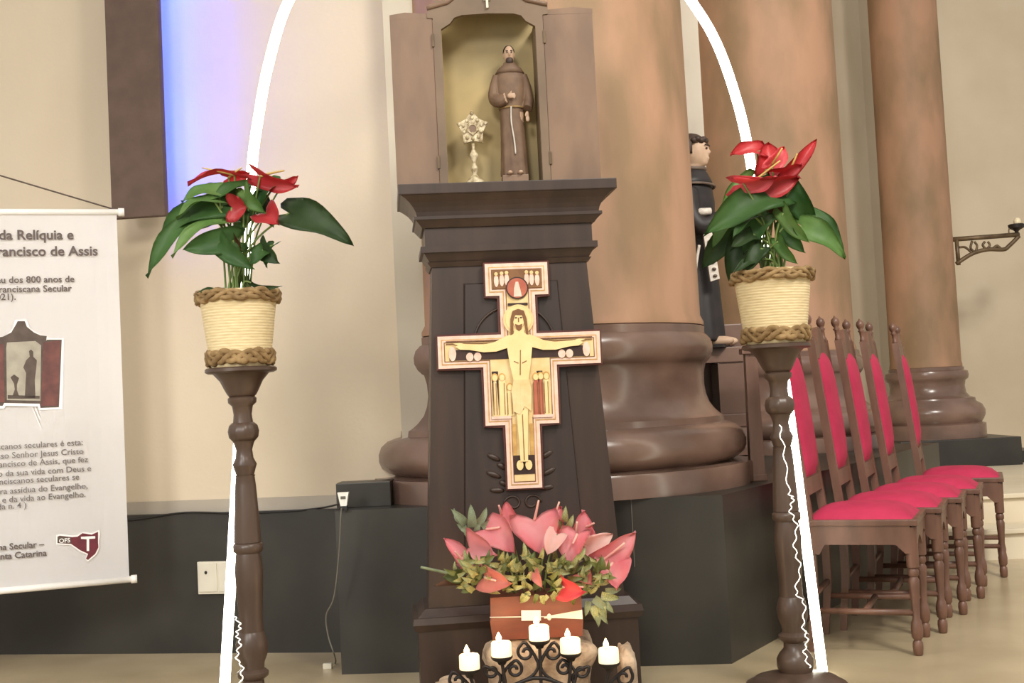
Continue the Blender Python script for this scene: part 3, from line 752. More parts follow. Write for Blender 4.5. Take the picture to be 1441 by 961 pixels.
# ------------------------------------------------------------------ banner
BR_top = pix(164, 300, 4.56); BL_top = pix(0, 297, 4.43)
bx = Vector((BR_top.x - BL_top.x, BR_top.y - BL_top.y, 0)).normalized()      # to the right along the banner
bn = Vector((bx.y, -bx.x, 0))                                                 # toward the viewer
BO = Vector((BR_top.x, BR_top.y, 0))
ban = thing('hanging_banner', (BO.x, BO.y, 0), 'white printed cloth banner with brown lettering hanging on the cream wall', 'banner', rz=math.atan2(bx.y, bx.x))
def bpt(px, py):
    """photo pixel -> (u, z) on the banner's plane; u is 0 at its right edge"""
    d = fwd + cr * ((px - 720.5) / F) + cu * ((480.5 - py) / F)
    t = (BO - EYE).dot(bn) / d.dot(bn)
    p = EYE + d * t
    return ((p - BO).dot(bx), p.z)
ztop = bpt(164, 300)[1]; zbot = bpt(168, 818)[1]
bw = 1.0
bm = bmesh.new()
nx, nz = 24, 12
gv = [[bm.verts.new((-bw * i / nx, .004 * math.sin(i * .9) * math.sin(j / nz * PI), zbot + (ztop - zbot) * j / nz)) for j in range(nz + 1)] for i in range(nx + 1)]
for i in range(nx):
    for j in range(nz): bm.faces.new((gv[i][j], gv[i + 1][j], gv[i + 1][j + 1], gv[i][j + 1]))
bmesh.ops.solidify(bm, geom=list(bm.faces), thickness=.0015)
cloth = bm_obj('cloth', bm, banner_m, ban, False)
for nm, z in (('top_rod', ztop + .004), ('bottom_rod', zbot + .004)):
    r = tube(nm, [(-bw - .01, 0, z), (.008, 0, z)], .012, rod_m, ban, 12)
    tube('rod_cap', [(.006, 0, z), (.028, 0, z)], .0155, rod_m, r, 12)
cpt = bpt(-300, 150)
tube('hanging_cord', smooth_path([(.0, -.0, ztop + .012), ((cpt[0]) * .5, .02, ztop + .012 + (cpt[1] - ztop) * .47), (cpt[0], .03, cpt[1])], 4), .003, print_br, ban, 6)
FLY = -.008
def btext(s, xr, yb, cap, mt, bold):
    u, z = bpt(xr, yb); u2, z2 = bpt(xr, yb - cap)
    size = (z2 - z) / .70
    M = Matrix.Translation((u, FLY, z)) @ Matrix.Rotation(PI / 2, 4, 'X')
    return text_mesh('lettering', s, size, mt, ban, M, bold * size)
btext('da Relíquia e', 104, 337, 13.2, print_dk, .022)
btext('Francisco de Assis', 138, 359.5, 13.2, print_dk, .022)
btext('eu dos 800 anos de', 105, 397, 9, print_dk, .016)
btext('Franciscana Secular', 101, 410, 9, print_dk, .016)
btext('2021).', 23, 422, 9, print_dk, .016)
for s, xr, yb in (('franciscanos seculares é esta:', 117, 626), ('Nosso Senhor Jesus Cristo', 118, 638.5), ('Francisco de Assis, que fez', 124, 650), ('centro da sua vida com Deus e', 128.5, 662.5),
                  ('franciscanos seculares se', 112, 674.5), ('leitura assídua do Evangelho,', 124, 687), ('a e da vida ao Evangelho.', 121, 699), ('da n. 4 )', 38, 714)):
    btext(s, xr, yb, 8.2, print_md, .004)
btext('Franciscana Secular –', 62, 769, 8.6, print_dk, .020)
btext('Santa Catarina', 66, 781.5, 8.6, print_dk, .020)
def bpoly(name, pts, mt, layer, parent=None):
    P = [bpt(x, y) for x, y in pts]
    return prism(name, P, .0006, mt, parent or ban, y=FLY + .003 - layer * .0009)
pic = bpoly('printed_halo', [(-60, 480), (5, 478), (18, 462), (22, 450), (38, 450), (42, 462), (58, 472), (68, 473), (68, 476), (90, 476), (88, 576), (55, 577), (54, 572), (8, 571), (6, 575), (-60, 575)], print_wh, 0)
pic = bpoly('printed_shrine', [(-55, 483), (4, 474), (16, 468), (23, 456), (25, 452), (35, 452), (38, 460), (48, 468), (57, 472), (66, 473), (65, 480), (66, 478), (87, 478), (83, 573), (57, 574), (56, 568), (6, 567), (4, 571), (-55, 571)], print_br, 1)
bpoly('printed_niche', [(10, 482), (50, 480), (58, 486), (57, 564), (10, 563), (9, 490)], print_gr, 2, pic)
bpoly('printed_door', [(61, 482), (85, 479), (82, 571), (58, 571)], print_red, 2, pic)
bpoly('printed_door', [(-50, 484), (5, 484), (7, 566), (-50, 568)], print_red, 2, pic)
bpoly('printed_figure', [(35, 560), (37, 525), (33, 517), (37, 507), (42, 502), (41, 494), (44, 492), (47, 495), (47, 502), (52, 507), (51, 520), (49, 535), (50, 560)], print_br, 3, pic)
bpoly('printed_reliquary', [(18, 557), (21, 548), (20, 540), (15, 531), (20, 527), (27, 532), (24, 541), (24, 549), (27, 557)], print_br, 3, pic)
bpoly('printed_shelf', [(11, 556), (56, 557), (56, 561), (11, 561)], print_br, 3, pic)
lg = bpoly('logo_outline', [(79, 753), (85, 751), (100, 753), (108, 753), (116, 748), (130, 750), (140, 745), (141, 752), (139, 762), (140, 770), (136, 780), (124, 790), (120, 787), (122, 780), (112, 776), (100, 767), (79, 766)], print_wh, 0)
lg = bpoly('logo_map', [(81, 755), (84, 753.5), (101, 755.5), (109, 755), (116, 750), (129, 752), (138, 748), (138, 763), (138.5, 770), (134, 779), (124, 787.5), (121, 786), (124, 779), (113, 774), (100, 765), (81, 764)], print_mar, 1)
bpoly('logo_band', [(81, 755.5), (84, 754), (100, 756), (100, 764.5), (81, 763.5)], print_br, 2, lg)
bpoly('logo_tau', [(114, 758), (114, 755), (134, 754), (134, 757.5), (125.5, 758), (125.5, 775), (122, 775), (122, 758.5)], print_wh, 2, lg)
u, z = bpt(99, 762.5); u2, z2 = bpt(99, 756.5)
text_mesh('logo_lettering', 'OFS', (z2 - z) / .7, print_wh, lg, Matrix.Translation((u, FLY - .0005, z)) @ Matrix.Rotation(PI / 2, 4, 'X'), 0.0003)

# ------------------------------------------------------------------ dark wall panel with blue glow
Wy = lambda x: W0.y + (x - W0.x) * wd.y / wd.x                       # wall distance at x
pl = pix(139, 150, 4.62); pr_ = pix(216, 150, 4.62)
pxw = (pl.x + pr_.x) / 2; pw = pr_.x - pl.x + .006
pz0 = pix(183, 299, 4.62).z
pan = thing('wall_panel', (pxw, Wy(pxw) - .14, pz0), 'tall dark brown wall panel with blue light glowing along its right edge', 'panel', rz=math.atan2(wd.y, wd.x) + .10)
box('panel_board', (0, 0, 1.2), (pw, .04, 2.4), panel_m, pan, .003)
box('backing_frame', (0, .065, 1.2), (pw - .10, .095, 2.36), black_pl, pan, .002)
box('blue_light_strip', (pw / 2 - .028, .027, 1.22), (.018, .010, 2.3), blue_led, pan, .002)

# ------------------------------------------------------------------ wall box, charger and cable
def on_dado(px, py):
    d = fwd + cr * ((px - 720.5) / F) + cu * ((480.5 - py) / F)
    t = (W0 - EYE).dot(wn) / d.dot(wn)
    return EYE + d * t
s0 = on_dado(281, 812); s1 = on_dado(334, 812)
wb = thing('wall_socket', (s0 + s1) / 2, 'ivory double wall socket plate on the black dado beside the left stand', 'socket', rz=math.atan2(wd.y, wd.x))
sw = (s1 - s0).length
box('plate', (0, -.009, 0), (sw, .018, .128), plate_m, wb, .003)
box('module', (-sw * .22, -.020, .002), (sw * .48, .006, .112), plate_m, wb, .002)
box('module', (sw * .27, -.020, .002), (sw * .40, .006, .112), plate_m, wb, .002)
ellipsoid('socket_hole', (-sw * .26, -.0235, .022), (.006, .002, .007), black_pl, wb)
ch = pix(482, 712, 4.30)
cg = thing('phone_charger', (ch.x, 4.335, .58), 'white power adapter standing on the podium edge in front of the black block', 'charger')
bm = bmesh.new(); add_frustum(bm, .018, .052, .022, .022, .034, .026); add_frustum(bm, .052, .066, .034, .026, .040, .026)
bm_obj('body', bm, white_pl, cg)
box('socket', (0, 0, .009), (.026, .022, .018), black_pl, cg, .002)
box('screen', (0, -.0135, .048), (.018, .003, .010), grey_wire, cg, .001)
tag(tube('power_cable', smooth_path([pix(482, 716, 4.325), pix(480, 722, 4.24), pix(477, 780, 4.25), pix(470, 840, 4.27), pix(459, 866, 4.29), pix(462, 895, 4.29), pix(470, 920, 4.28), ground(472, 934) + Vector((0, 0, .004)), ground(462, 939) + Vector((0, 0, .004))], 6), .0028, grey_wire, None, 6),
    'thin grey cable running down from the charger to the floor', 'cable')
cp = ground(461, 941)
o = box('cable_plug', (0, 0, .010), (.032, .02, .020), plate_m, None, .003); o.location = cp
tag(o, 'small beige plug lying on the floor at the cable end', 'plug')
tag(tube('wall_cable', smooth_path([on_dado(150, 736) + wn * .006, on_dado(200, 730) + wn * .006, on_dado(262, 721) + wn * .006, on_dado(340, 722) + wn * .006, on_dado(420, 718) + wn * .006, on_dado(455, 714) + wn * .008, pix(478, 709, 4.36)], 6), .004, black_pl, None, 6),
    'black cable lying along the top edge of the dado', 'cable')

# ------------------------------------------------------------------ flower arrangement on its rock
YFW = 3.66
bxc = pix(756, 892, YFW)
arr = thing('flower_arrangement', (bxc.x, YFW, bxc.z), 'pink anthurium arrangement in a terracotta box at the foot of the cross', 'flower arrangement')
bwid = 128 * YFW / F; bh = 58 * YFW / F
bm = bmesh.new(); add_frustum(bm, 0, bh * .46, bwid * .96, .13, bwid, .135); 
bx_o = bm_obj('box', bm, box_m, arr)
bm = bmesh.new(); add_frustum(bm, bh * .46, bh * .48, bwid * .99, .133, bwid * .99, .133); add_frustum(bm, bh * .48, bh, bwid * .985, .133, bwid * .97, .13)
bm_obj('box_rim', bm, box_m, bx_o)
tube('ribbon_cord', [(-bwid * .5, -.069, bh * .55), (bwid * .1, -.069, bh * .50)], .0016, ribbon_m, bx_o, 6)
rb = prism('ribbon', [(.022, bh * .46), (.055, bh * .46), (bwid * .49, bh * .40), (bwid * .49, bh * .62), (.06, bh * .54), (.022, bh * .50)], .003, ribbon_m, bx_o, y=-.067)
ellipsoid('ribbon_knot', (.037, -.071, bh * .49), (.007, .004, .010), ribbon_m, rb)
prism('name_card', [(-.045, bh * .44), (.012, bh * .42), (.013, bh * .66), (-.044, bh * .68)], .002, card_m, bx_o, y=-.071)
PK, PP, HP, SA = pink_m, palepink_m, hotpink_m, salmon_m
fl = [((654, 791), (626, 756), 22, PK, 0, 0, 20, (640, 775)), ((660, 770), (698, 782), 50, PK, -.01, -.06, 10, None), ((684, 745), (724, 776), 46, PK, .02, -.03, -15, (703, 742)), ((706, 724), (730, 744), 36, PK, .05, .03, 10, (702, 711)),
      ((752, 732), (762, 780), 62, PK, 0, -.05, 0, (758, 704)), ((768, 762), (789, 712), 40, PK, .03, .04, -15, (787, 706)), ((784, 752), (770, 780), 26, PP, -.06, -.08, 10, None), ((808, 760), (823, 718), 34, PK, .02, .03, 30, (812, 734)),
      ((824, 742), (838, 756), 18, PK, .03, .02, 20, (836, 736)), ((812, 752), (802, 796), 40, PK, -.04, -.07, 25, (806, 765)), ((822, 768), (864, 752), 26, PP, -.02, -.02, 15, None), ((846, 790), (896, 750), 36, PK, -.02, -.03, 15, (879, 764)),
      ((862, 792), (868, 828), 46, PK, -.03, -.08, 0, (846, 812)), ((682, 812), (718, 822), 34, SA, -.08, -.13, 10, (698, 817)), ((792, 826), (822, 834), 32, HP, -.09, -.14, 15, (821, 826)), ((818, 806), (832, 822), 26, SA, -.04, -.08, 0, None),
      ((752, 806), (762, 826), 14, SA, -.09, -.12, 10, None)]
for b, t, wpx, mt, d0, d1, roll, sp in fl:
    f_, B = leaf('flower', arr, b, t, wpx * 1.12, mt, YFW + d0, YFW + d1, roll, bend=.22, fold=.24, lobes=.17, wav=.07)
    stem(arr, (B.x * .35, .01, bh - .01), B, 0, .003)
    if sp:
        S1 = pix(sp[0], sp[1], YFW + d0 - .035) - arr.location
        pts = smooth_path([B, B.lerp(S1, .5) + Vector((0, -.004, 0)), S1], 4)
        tube('spadix', pts, [.0048 - .002 * i / (len(pts) - 1) for i in range(len(pts))], edge_m, f_, 7)
# small foliage: shared meshes, one object per leaf
lm = []
for q, mt in enumerate((varieg, moss, sage)):
    bm = bmesh.new(); leaf_mesh(bm, (0, 0, 0), (0, 0, 1), .42, Vector((0, -1, 0)), .25, .15, .08, 0.0, 6, 4)
    me = bpy.data.meshes.new('small_leaf'); bm.to_mesh(me); bm.free(); me.materials.append(mt)
    for p in me.polygons: p.use_smooth = True
    lm.append(me)
def small_leaf(px, py, dy, L, ang, tilt, mi, name='small_leaf'):
    o = bpy.data.objects.new(name, lm[mi]); COL.objects.link(o); o.parent = arr
    o.location = pix(px, py, YFW + dy) - arr.location
    o.rotation_euler = (tilt, ang, random.uniform(-.5, .5)); o.scale = (L, L, L)
for i in range(170):
    t = random.random(); x = 640 + 220 * t
    y = 812 + random.uniform(-22, 26) - 8 * math.sin(t * PI)
    small_leaf(x, y, -.055 + random.uniform(-.05, .03), random.uniform(.03, .05), random.uniform(-1.9, 1.9), random.uniform(.1, 1.0), random.choice((0, 0, 1)))
for i in range(12):
    small_leaf(715 + 95 * random.random(), 836 + random.uniform(-4, 5), -.085, .035, PI + random.uniform(-1.2, 1.2), -.3, random.choice((0, 1)))
for (x, y, a, L) in ((664, 742, 0, .07), (655, 738, -.7, .065), (672, 738, .6, .06), (660, 748, -1.0, .045), (650, 735, -.6, .05), (678, 742, 1.0, .045), (668, 752, .3, .05), (662, 756, -.4, .05)):
    small_leaf(x, y, .03, L, a, .1, 2)
for (x, y, a, L) in ((836, 842, 2.3, .06), (842, 848, 2.8, .06), (834, 852, 2.9, .055), (846, 838, 1.8, .06), (840, 858, 3.1, .05), (850, 846, 2.5, .045), (828, 846, 3.4, .045), (852, 832, 1.5, .05), (844, 856, 2.7, .05)):
    small_leaf(x, y, -.06, L, a, .2, random.choice((0, 2)))
for (x, y, a) in ((795, 735, .1), (797, 745, .5), (794, 752, -.3), (735, 752, .6), (740, 762, 1.0), (790, 765, .2), (833, 778, .8), (840, 785, 1.2), (826, 790, .5), (745, 770, -.6)):
    small_leaf(x, y, .01, .05, a, .2, random.choice((0, 1)))
P0 = pix(652, 812, YFW - .02) - arr.location
tube('twig', smooth_path([P0, pix(628, 806, YFW - .03) - arr.location, pix(592, 798, YFW - .05) - arr.location], 5), [.006 - .002 * i / 10 for i in range(11)], sage, arr, 7)
leaf('bud_leaf', arr, (650, 812), (624, 812), 22, moss, YFW - .05, YFW - .08, 10)
leaf('bud_leaf', arr, (660, 818), (612, 822), 14, bract_m, YFW - .03, YFW - .06, 30)

def rock(px0, px1, z1, Y, depth, label, seed, taper=.8):
    rnd = random.Random(seed)
    a = pix(px0, 900, Y).x; b = pix(px1, 900, Y).x
    bm = bmesh.new(); bmesh.ops.create_icosphere(bm, subdivisions=4, radius=1)
    from mathutils import noise
    for v in bm.verts:
        c = v.co.copy()
        for ax in range(3): c[ax] = math.copysign(abs(c[ax]) ** .55, c[ax])
        n = noise.noise(c * 1.7 + Vector((seed, 0, 0))) * .16 + noise.noise(c * 5 + Vector((0, seed, 0))) * .05
        c *= 1 + n
        zz = min(max(c.z, -1), 1)
        f = taper + (1 - taper) * (zz + 1) / 2
        v.co = Vector((c.x * f * (b - a) / 2, c.y * f * depth / 2, (zz + 1) / 2 * z1))
    o = bm_obj('rock', bm, rock_m, None, True)
    o.location = ((a + b) / 2, Y, 0)
    return tag(o, label, 'rock', 'pale rocks around the candle holder')
rock(668, 842, arr.location.z - .001, YFW + .02, .20, 'pale rough rock under the terracotta flower box', 3, .72)
rock(868, 893, .205, 3.62, .16, 'pale upright rock right of the candle holder', 8, .9)
rock(606, 668, .12, 3.66, .16, 'low pale rock left of the candle holder', 13, .9)

# ------------------------------------------------------------------ candle holder with five candles
YC = 3.46
cc = pix(757, 960, YC)
ca = thing('candle_holder', (cc.x, YC, 0), 'black wrought iron scroll candle holder with five cups before the shrine', 'candle holder')
def cl(px, py, dy=0.0): return pix(px, py, YC + dy) - ca.location
cups = [(661, 941, -.03), (706, 923, -.01), (759, 900, 0), (803, 918, -.01), (857, 932, -.03)]
for px, py, dy in cups:
    c = cl(px, py, dy)
    lathe('cup', [(.010, c.z - .024), (.014, c.z - .016), (.026, c.z - .010), (.031, c.z - .004), (.031, c.z), (.026, c.z)], iron_m, ca, 24, center=(c.x, c.y))
def iron(pts, r=.0048, sub=6):
    return tube('scroll', smooth_path([cl(*p) for p in pts], sub), r, iron_m, ca, 7)
def spiral(cxp, cyp, r0, turns, a0, sgn, tail):
    pts = []
    n = int(turns * 10)
    for i in range(n + 1):
        t = i / n; a = a0 + sgn * 2 * PI * turns * t
        r = r0 * (.25 + .75 * t)
        pts.append((cxp + r * math.cos(a), cyp - r * math.sin(a)))
    return tube('scroll', smooth_path([cl(*p) for p in pts + tail], 3), .0048, iron_m, ca, 7)
spiral(740, 918, 13, 1.25, PI, -1, [(757, 932), (752, 948), (738, 958)])
spiral(777, 918, 13, 1.25, 0, 1, [(761, 932), (766, 948), (780, 958)])
spiral(724, 942, 12, 1.25, 0, 1, [(708, 948), (712, 968), (722, 985)])
spiral(794, 940, 11, 1.25, PI, -1, [(810, 946), (806, 966), (796, 985)])
spiral(818, 944, 11, 1.1, 0, 1, [(806, 950), (810, 968), (818, 985)])
spiral(692, 944, 11, 1.1, PI, -1, [(704, 950), (700, 968), (690, 985)])
spiral(644, 958, 13, 1.2, PI, -1, [(662, 966), (668, 985), (680, 1000)])
spiral(878, 953, 14, 1.2, 0, 1, [(858, 962), (852, 982), (840, 1000)])
spiral(858, 968, 10, 1.1, PI, -1, [(868, 975), (862, 990), (850, 1003)])
for px, py, dy in cups:
    c = cl(px, py, dy)
    tube('stem', smooth_path([(c.x, c.y, c.z - .02), (c.x * .9, c.y * .8, c.z * .6), (c.x * .62, c.y * .3, .02)], 5), .005, iron_m, ca, 7)
iron([(700, 975), (740, 957), (757, 954), (776, 957), (818, 975)], .006)
for s in (-1, 1):
    tube('foot_rail', smooth_path([(s * .24, -.04, .006), (s * .16, .0, .012), (0, .0, .02)], 5), .006, iron_m, ca, 7)
    tube('foot_rail', smooth_path([(s * .10, -.09, .006), (s * .05, -.03, .014), (0, .0, .02)], 5), .006, iron_m, ca, 7)
lab = ['lowest lit white candle at the left end of the iron holder', 'lit white candle second from left on the iron holder', 'highest lit white candle at the centre of the iron holder',
       'lit white candle just right of the highest candle', 'lit white candle at the right end of the iron holder']
for (px, py, dy), l in zip(cups, lab):
    c = pix(px, py, YC + dy)
    cd = thing('candle', c, l, 'candle', 'lit candles on the iron holder')
    hgt = .040
    lathe('wax', [(.0285, 0), (.029, .003), (.0285, hgt - .003), (.026, hgt), (.018, hgt - .004), (.002, hgt - .005)], wax_m, cd, 24)
    tube('wick', [(-.006, 0, hgt - .006), (-.006, 0, hgt + .004)], .0012, black_pl, cd, 6)
    lathe('flame', [(.002, hgt + .001), (.0075, hgt + .007), (.008, hgt + .012), (.005, hgt + .019), (.0012, hgt + .027)], flame_m, cd, 12, center=(-.006, 0))
    pt = bpy.data.lights.new('flame_light', 'POINT'); pt.energy = .36; pt.color = (1, .62, .30); pt.shadow_soft_size = .02
    po = bpy.data.objects.new('flame_light', pt); link(po, cd); po.location = (-.006, -.01, hgt + .045)

# ------------------------------------------------------------------ standing friar statue right of the column
YS = 5.62
sx0 = pix(1003, 490, YS)
con = thing('statue_console', (pix(1030, 600, YS).x, YS + .02, .58), 'stepped brown marble console carrying the black-robed friar statue', 'console')
hz = sx0.z - .58
sl = sx0.x + .005 - con.location.x
for nm, z0, z1, xc, wv, dv in (('bottom_step', 0, .055, -.01, .24, .30), ('torus_step', .055, .19, -.01, .21, .27), ('fillet', .19, .25, 0, .15, .22), ('die', .25, hz - .07, .0, .125, .20), ('top_slab', hz - .07, hz, sl + .02, .20, .22), ('shade_slab', 0, hz - .02, -.10, .40, .05), ('back_block', hz, hz + .11, .035, .09, .08)):  # rear slab added to stand in for dark shade in the gap
    bm = bmesh.new(); add_box(bm, (xc, .05 if nm == 'back_block' else (.175 if nm == 'shade_slab' else 0), (z0 + z1) / 2), (wv, dv, z1 - z0), .04 if nm == 'torus_step' else .005); bm_obj(nm, bm, base_m, con)
st_ = thing('friar_statue', (sx0.x - .045, YS, sx0.z), 'dark-robed friar statue in profile holding a book beside the central column', 'statue', rz=math.radians(68))
Ht = 1.02
bm = bmesh.new()
k = Ht / 1.0
loft(bm, [(.03, 0, 0, .125, .105), (.10, 0, 0, .122, .103), (.25, 0, 0, .112, .095), (.40, 0, 0, .105, .088), (.52, 0, 0, .105, .086), (.60, 0, 0, .112, .088), (.68, 0, .0, .128, .092),
          (.745, 0, .005, .130, .088), (.785, 0, .008, .105, .075), (.81, 0, .006, .062, .058), (.825, 0, 0, .042, .045), (.87, 0, -.005, .038, .042)], 36, .045, 8)
add_ellipsoid(bm, (0, -.012, .918), (.056, .068, .078)); add_ellipsoid(bm, (0, -.045, .872), (.028, .030, .024))
add_tube(bm, [(0, -.072, .938), (0, -.080, .918), (0, -.085, .905)], [.007, .010, .010], 8)
add_ellipsoid(bm, (0, -.076, .886), (.018, .008, .006)); add_ellipsoid(bm, (0, -.072, .946), (.036, .010, .008))
for s in (-1, 1): add_ellipsoid(bm, (s * .056, .005, .915), (.008, .014, .020))
add_tube(bm, smooth_path([(-.115, 0, .725), (-.145, -.01, .63), (-.14, -.05, .555), (-.09, -.115, .575), (-.05, -.15, .60)], 4), [.046, .047, .047, .048, .047, .046, .046, .046, .046, .045, .044, .043, .042, .042, .041, .040, .038], 12)
add_tube(bm, smooth_path([(.115, 0, .725), (.145, -.01, .63), (.14, -.05, .53), (.10, -.11, .50), (.06, -.145, .49)], 4), [.046, .047, .047, .048, .047, .046, .046, .046, .046, .045, .044, .043, .042, .042, .041, .040, .038], 12)
H1 = Vector((-.03, -.165, .612)); H2 = Vector((.04, -.16, .488))
for H in (H1, H2):
    add_ellipsoid(bm, H, (.026, .016, .022))
    for i in range(4):
        z = .014 - .011 * i; sg = 1 if H is H1 else -1
        add_tube(bm, [H + Vector((sg * .015, -.004, z)), H + Vector((sg * .038, -.010, z)), H + Vector((sg * (.052 - abs(i - 1.3) * .004), .002, z - .002))], .0068, 6)
    add_tube(bm, [H + Vector((0, -.01, .012)), H + Vector((sg * .014, -.018, .034))], .0075, 6)
def pk2(c):
    if c.z > .83 or (c - H1).length < .062 and c.y < -.148 or (c - H2).length < .062 and c.y < -.145: return 1
    return 0
remeshed('body', bm, .008, [habit_bk, skin_m], pk2, st_, 3)
bm = bmesh.new(); add_ellipsoid(bm, (0, .004, .938), (.062, .070, .066), u=20, v=14)
bmesh.ops.delete(bm, geom=[v for v in bm.verts if (v.co.y < -.030 and v.co.z < .962) or v.co.z < .905], context='VERTS')
bmesh.ops.solidify(bm, geom=list(bm.faces), thickness=-.008); bm_obj('hair', bm, hair_m, st_, True)
for i in range(9):
    a = PI * 1.12 + i * PI * .76 / 8
    ellipsoid('hair_curl', (.058 * math.cos(a), .066 * math.sin(a), .968 + .006 * (i % 2)), (.016, .016, .014), hair_m, st_)
for s in (-1, 1):
    ellipsoid('eye', (s * .021, -.076, .930), (.009, .005, .005), hair_m, st_)
    tube('eyebrow', [(s * .008, -.082, .944), (s * .022, -.081, .949), (s * .036, -.072, .945)], .003, hair_m, st_, 6)
bm = bmesh.new(); loft(bm, [(.755, 0, .005, .135, .098), (.79, 0, .006, .112, .086), (.82, 0, .006, .078, .072), (.838, 0, .006, .064, .062)], 30)
cw = bm_obj('cowl', bm, habit_bk, st_, True)
tube('cowl_edge', [(.137 * math.cos(a), .005 + .10 * math.sin(a), .757) for a in [2 * PI * i / 32 for i in range(32)]], .006, habit_hem, cw, 6, True)
tube('cowl_edge', [(.064 * math.cos(a), .006 + .062 * math.sin(a), .838) for a in [2 * PI * i / 32 for i in range(32)]], .010, habit_hem, cw, 6, True)
SI = Matrix.Rotation(-math.radians(68), 3, 'Z')
def sl_(px, py, Y): return SI @ (pix(px, py, Y) - st_.location)
for nm, H, o_ in (('cuff', H1, (-.026, .022, -.008)), ('cuff', H2, (.026, .020, .004))):
    ellipsoid(nm, H + Vector(o_), (.040, .026, .036), lace_m, st_)
tube('sleeve_cuff', [sl_(977, 303, YS - .13), sl_(986, 298, YS - .17), sl_(1000, 297, YS - .16)], [.014, .018, .016], lace_m, st_, 8)
bk = box('book', (.0, -.185, .640), (.11, .035, .018), lace_m, st_, .003)
box('book_pages', (.0, -.186, .640), (.104, .036, .012), card_m, bk, .001)
tube('rope_belt', [(.114 * math.cos(a), .096 * math.sin(a), .545) for a in [2 * PI * i / 32 for i in range(32)]], .008, lace_m, st_, 6, True)
tube('hanging_cord', smooth_path([sl_(984, 345, YS - .15), sl_(980, 370, YS - .155), sl_(977, 398, YS - .155)], 5), .007, lace_m, st_, 7)
lpv = [sl_(x, y, YS - .18) for x, y in ((990, 330), (1002, 326), (1013, 392), (1000, 396))]
off = SI @ Vector((0, .03, 0))
lp = mesh_obj('lace_panel', lpv + [v + off for v in lpv], [(0, 1, 2, 3), (7, 6, 5, 4), (0, 4, 5, 1), (1, 5, 6, 2), (2, 6, 7, 3), (3, 7, 4, 0)], lace_m, st_)
for i in range(6):
    ellipsoid('lace_bead', sl_(998.5 + 1.6 * i, 340 + 9.6 * i, YS - .183), (.010, .010, .007), habit_hem, lp)
for s in (-1, 1): ellipsoid('foot', (s * .045, -.095, .028), (.03, .062, .024), skin_m, st_)
box('statue_base', (0, 0, .006), (.22, .24, .016), habit_bk, st_, .002)
# wooden post on the podium
pp = ground(1066, 676, .58)
po = thing('wooden_post', (pp.x, pp.y, .58), 'narrow reddish brown wooden post standing on the podium behind the right stand', 'post')
bm = bmesh.new(); add_frustum(bm, 0, .50, .056, .05, .046, .045); bm_obj('shaft', bm, post_m, po)
box('cap', (0, 0, .51), (.075, .07, .022), post_m, po, .003); box('foot', (0, 0, .012), (.07, .065, .024), post_m, po, .003)
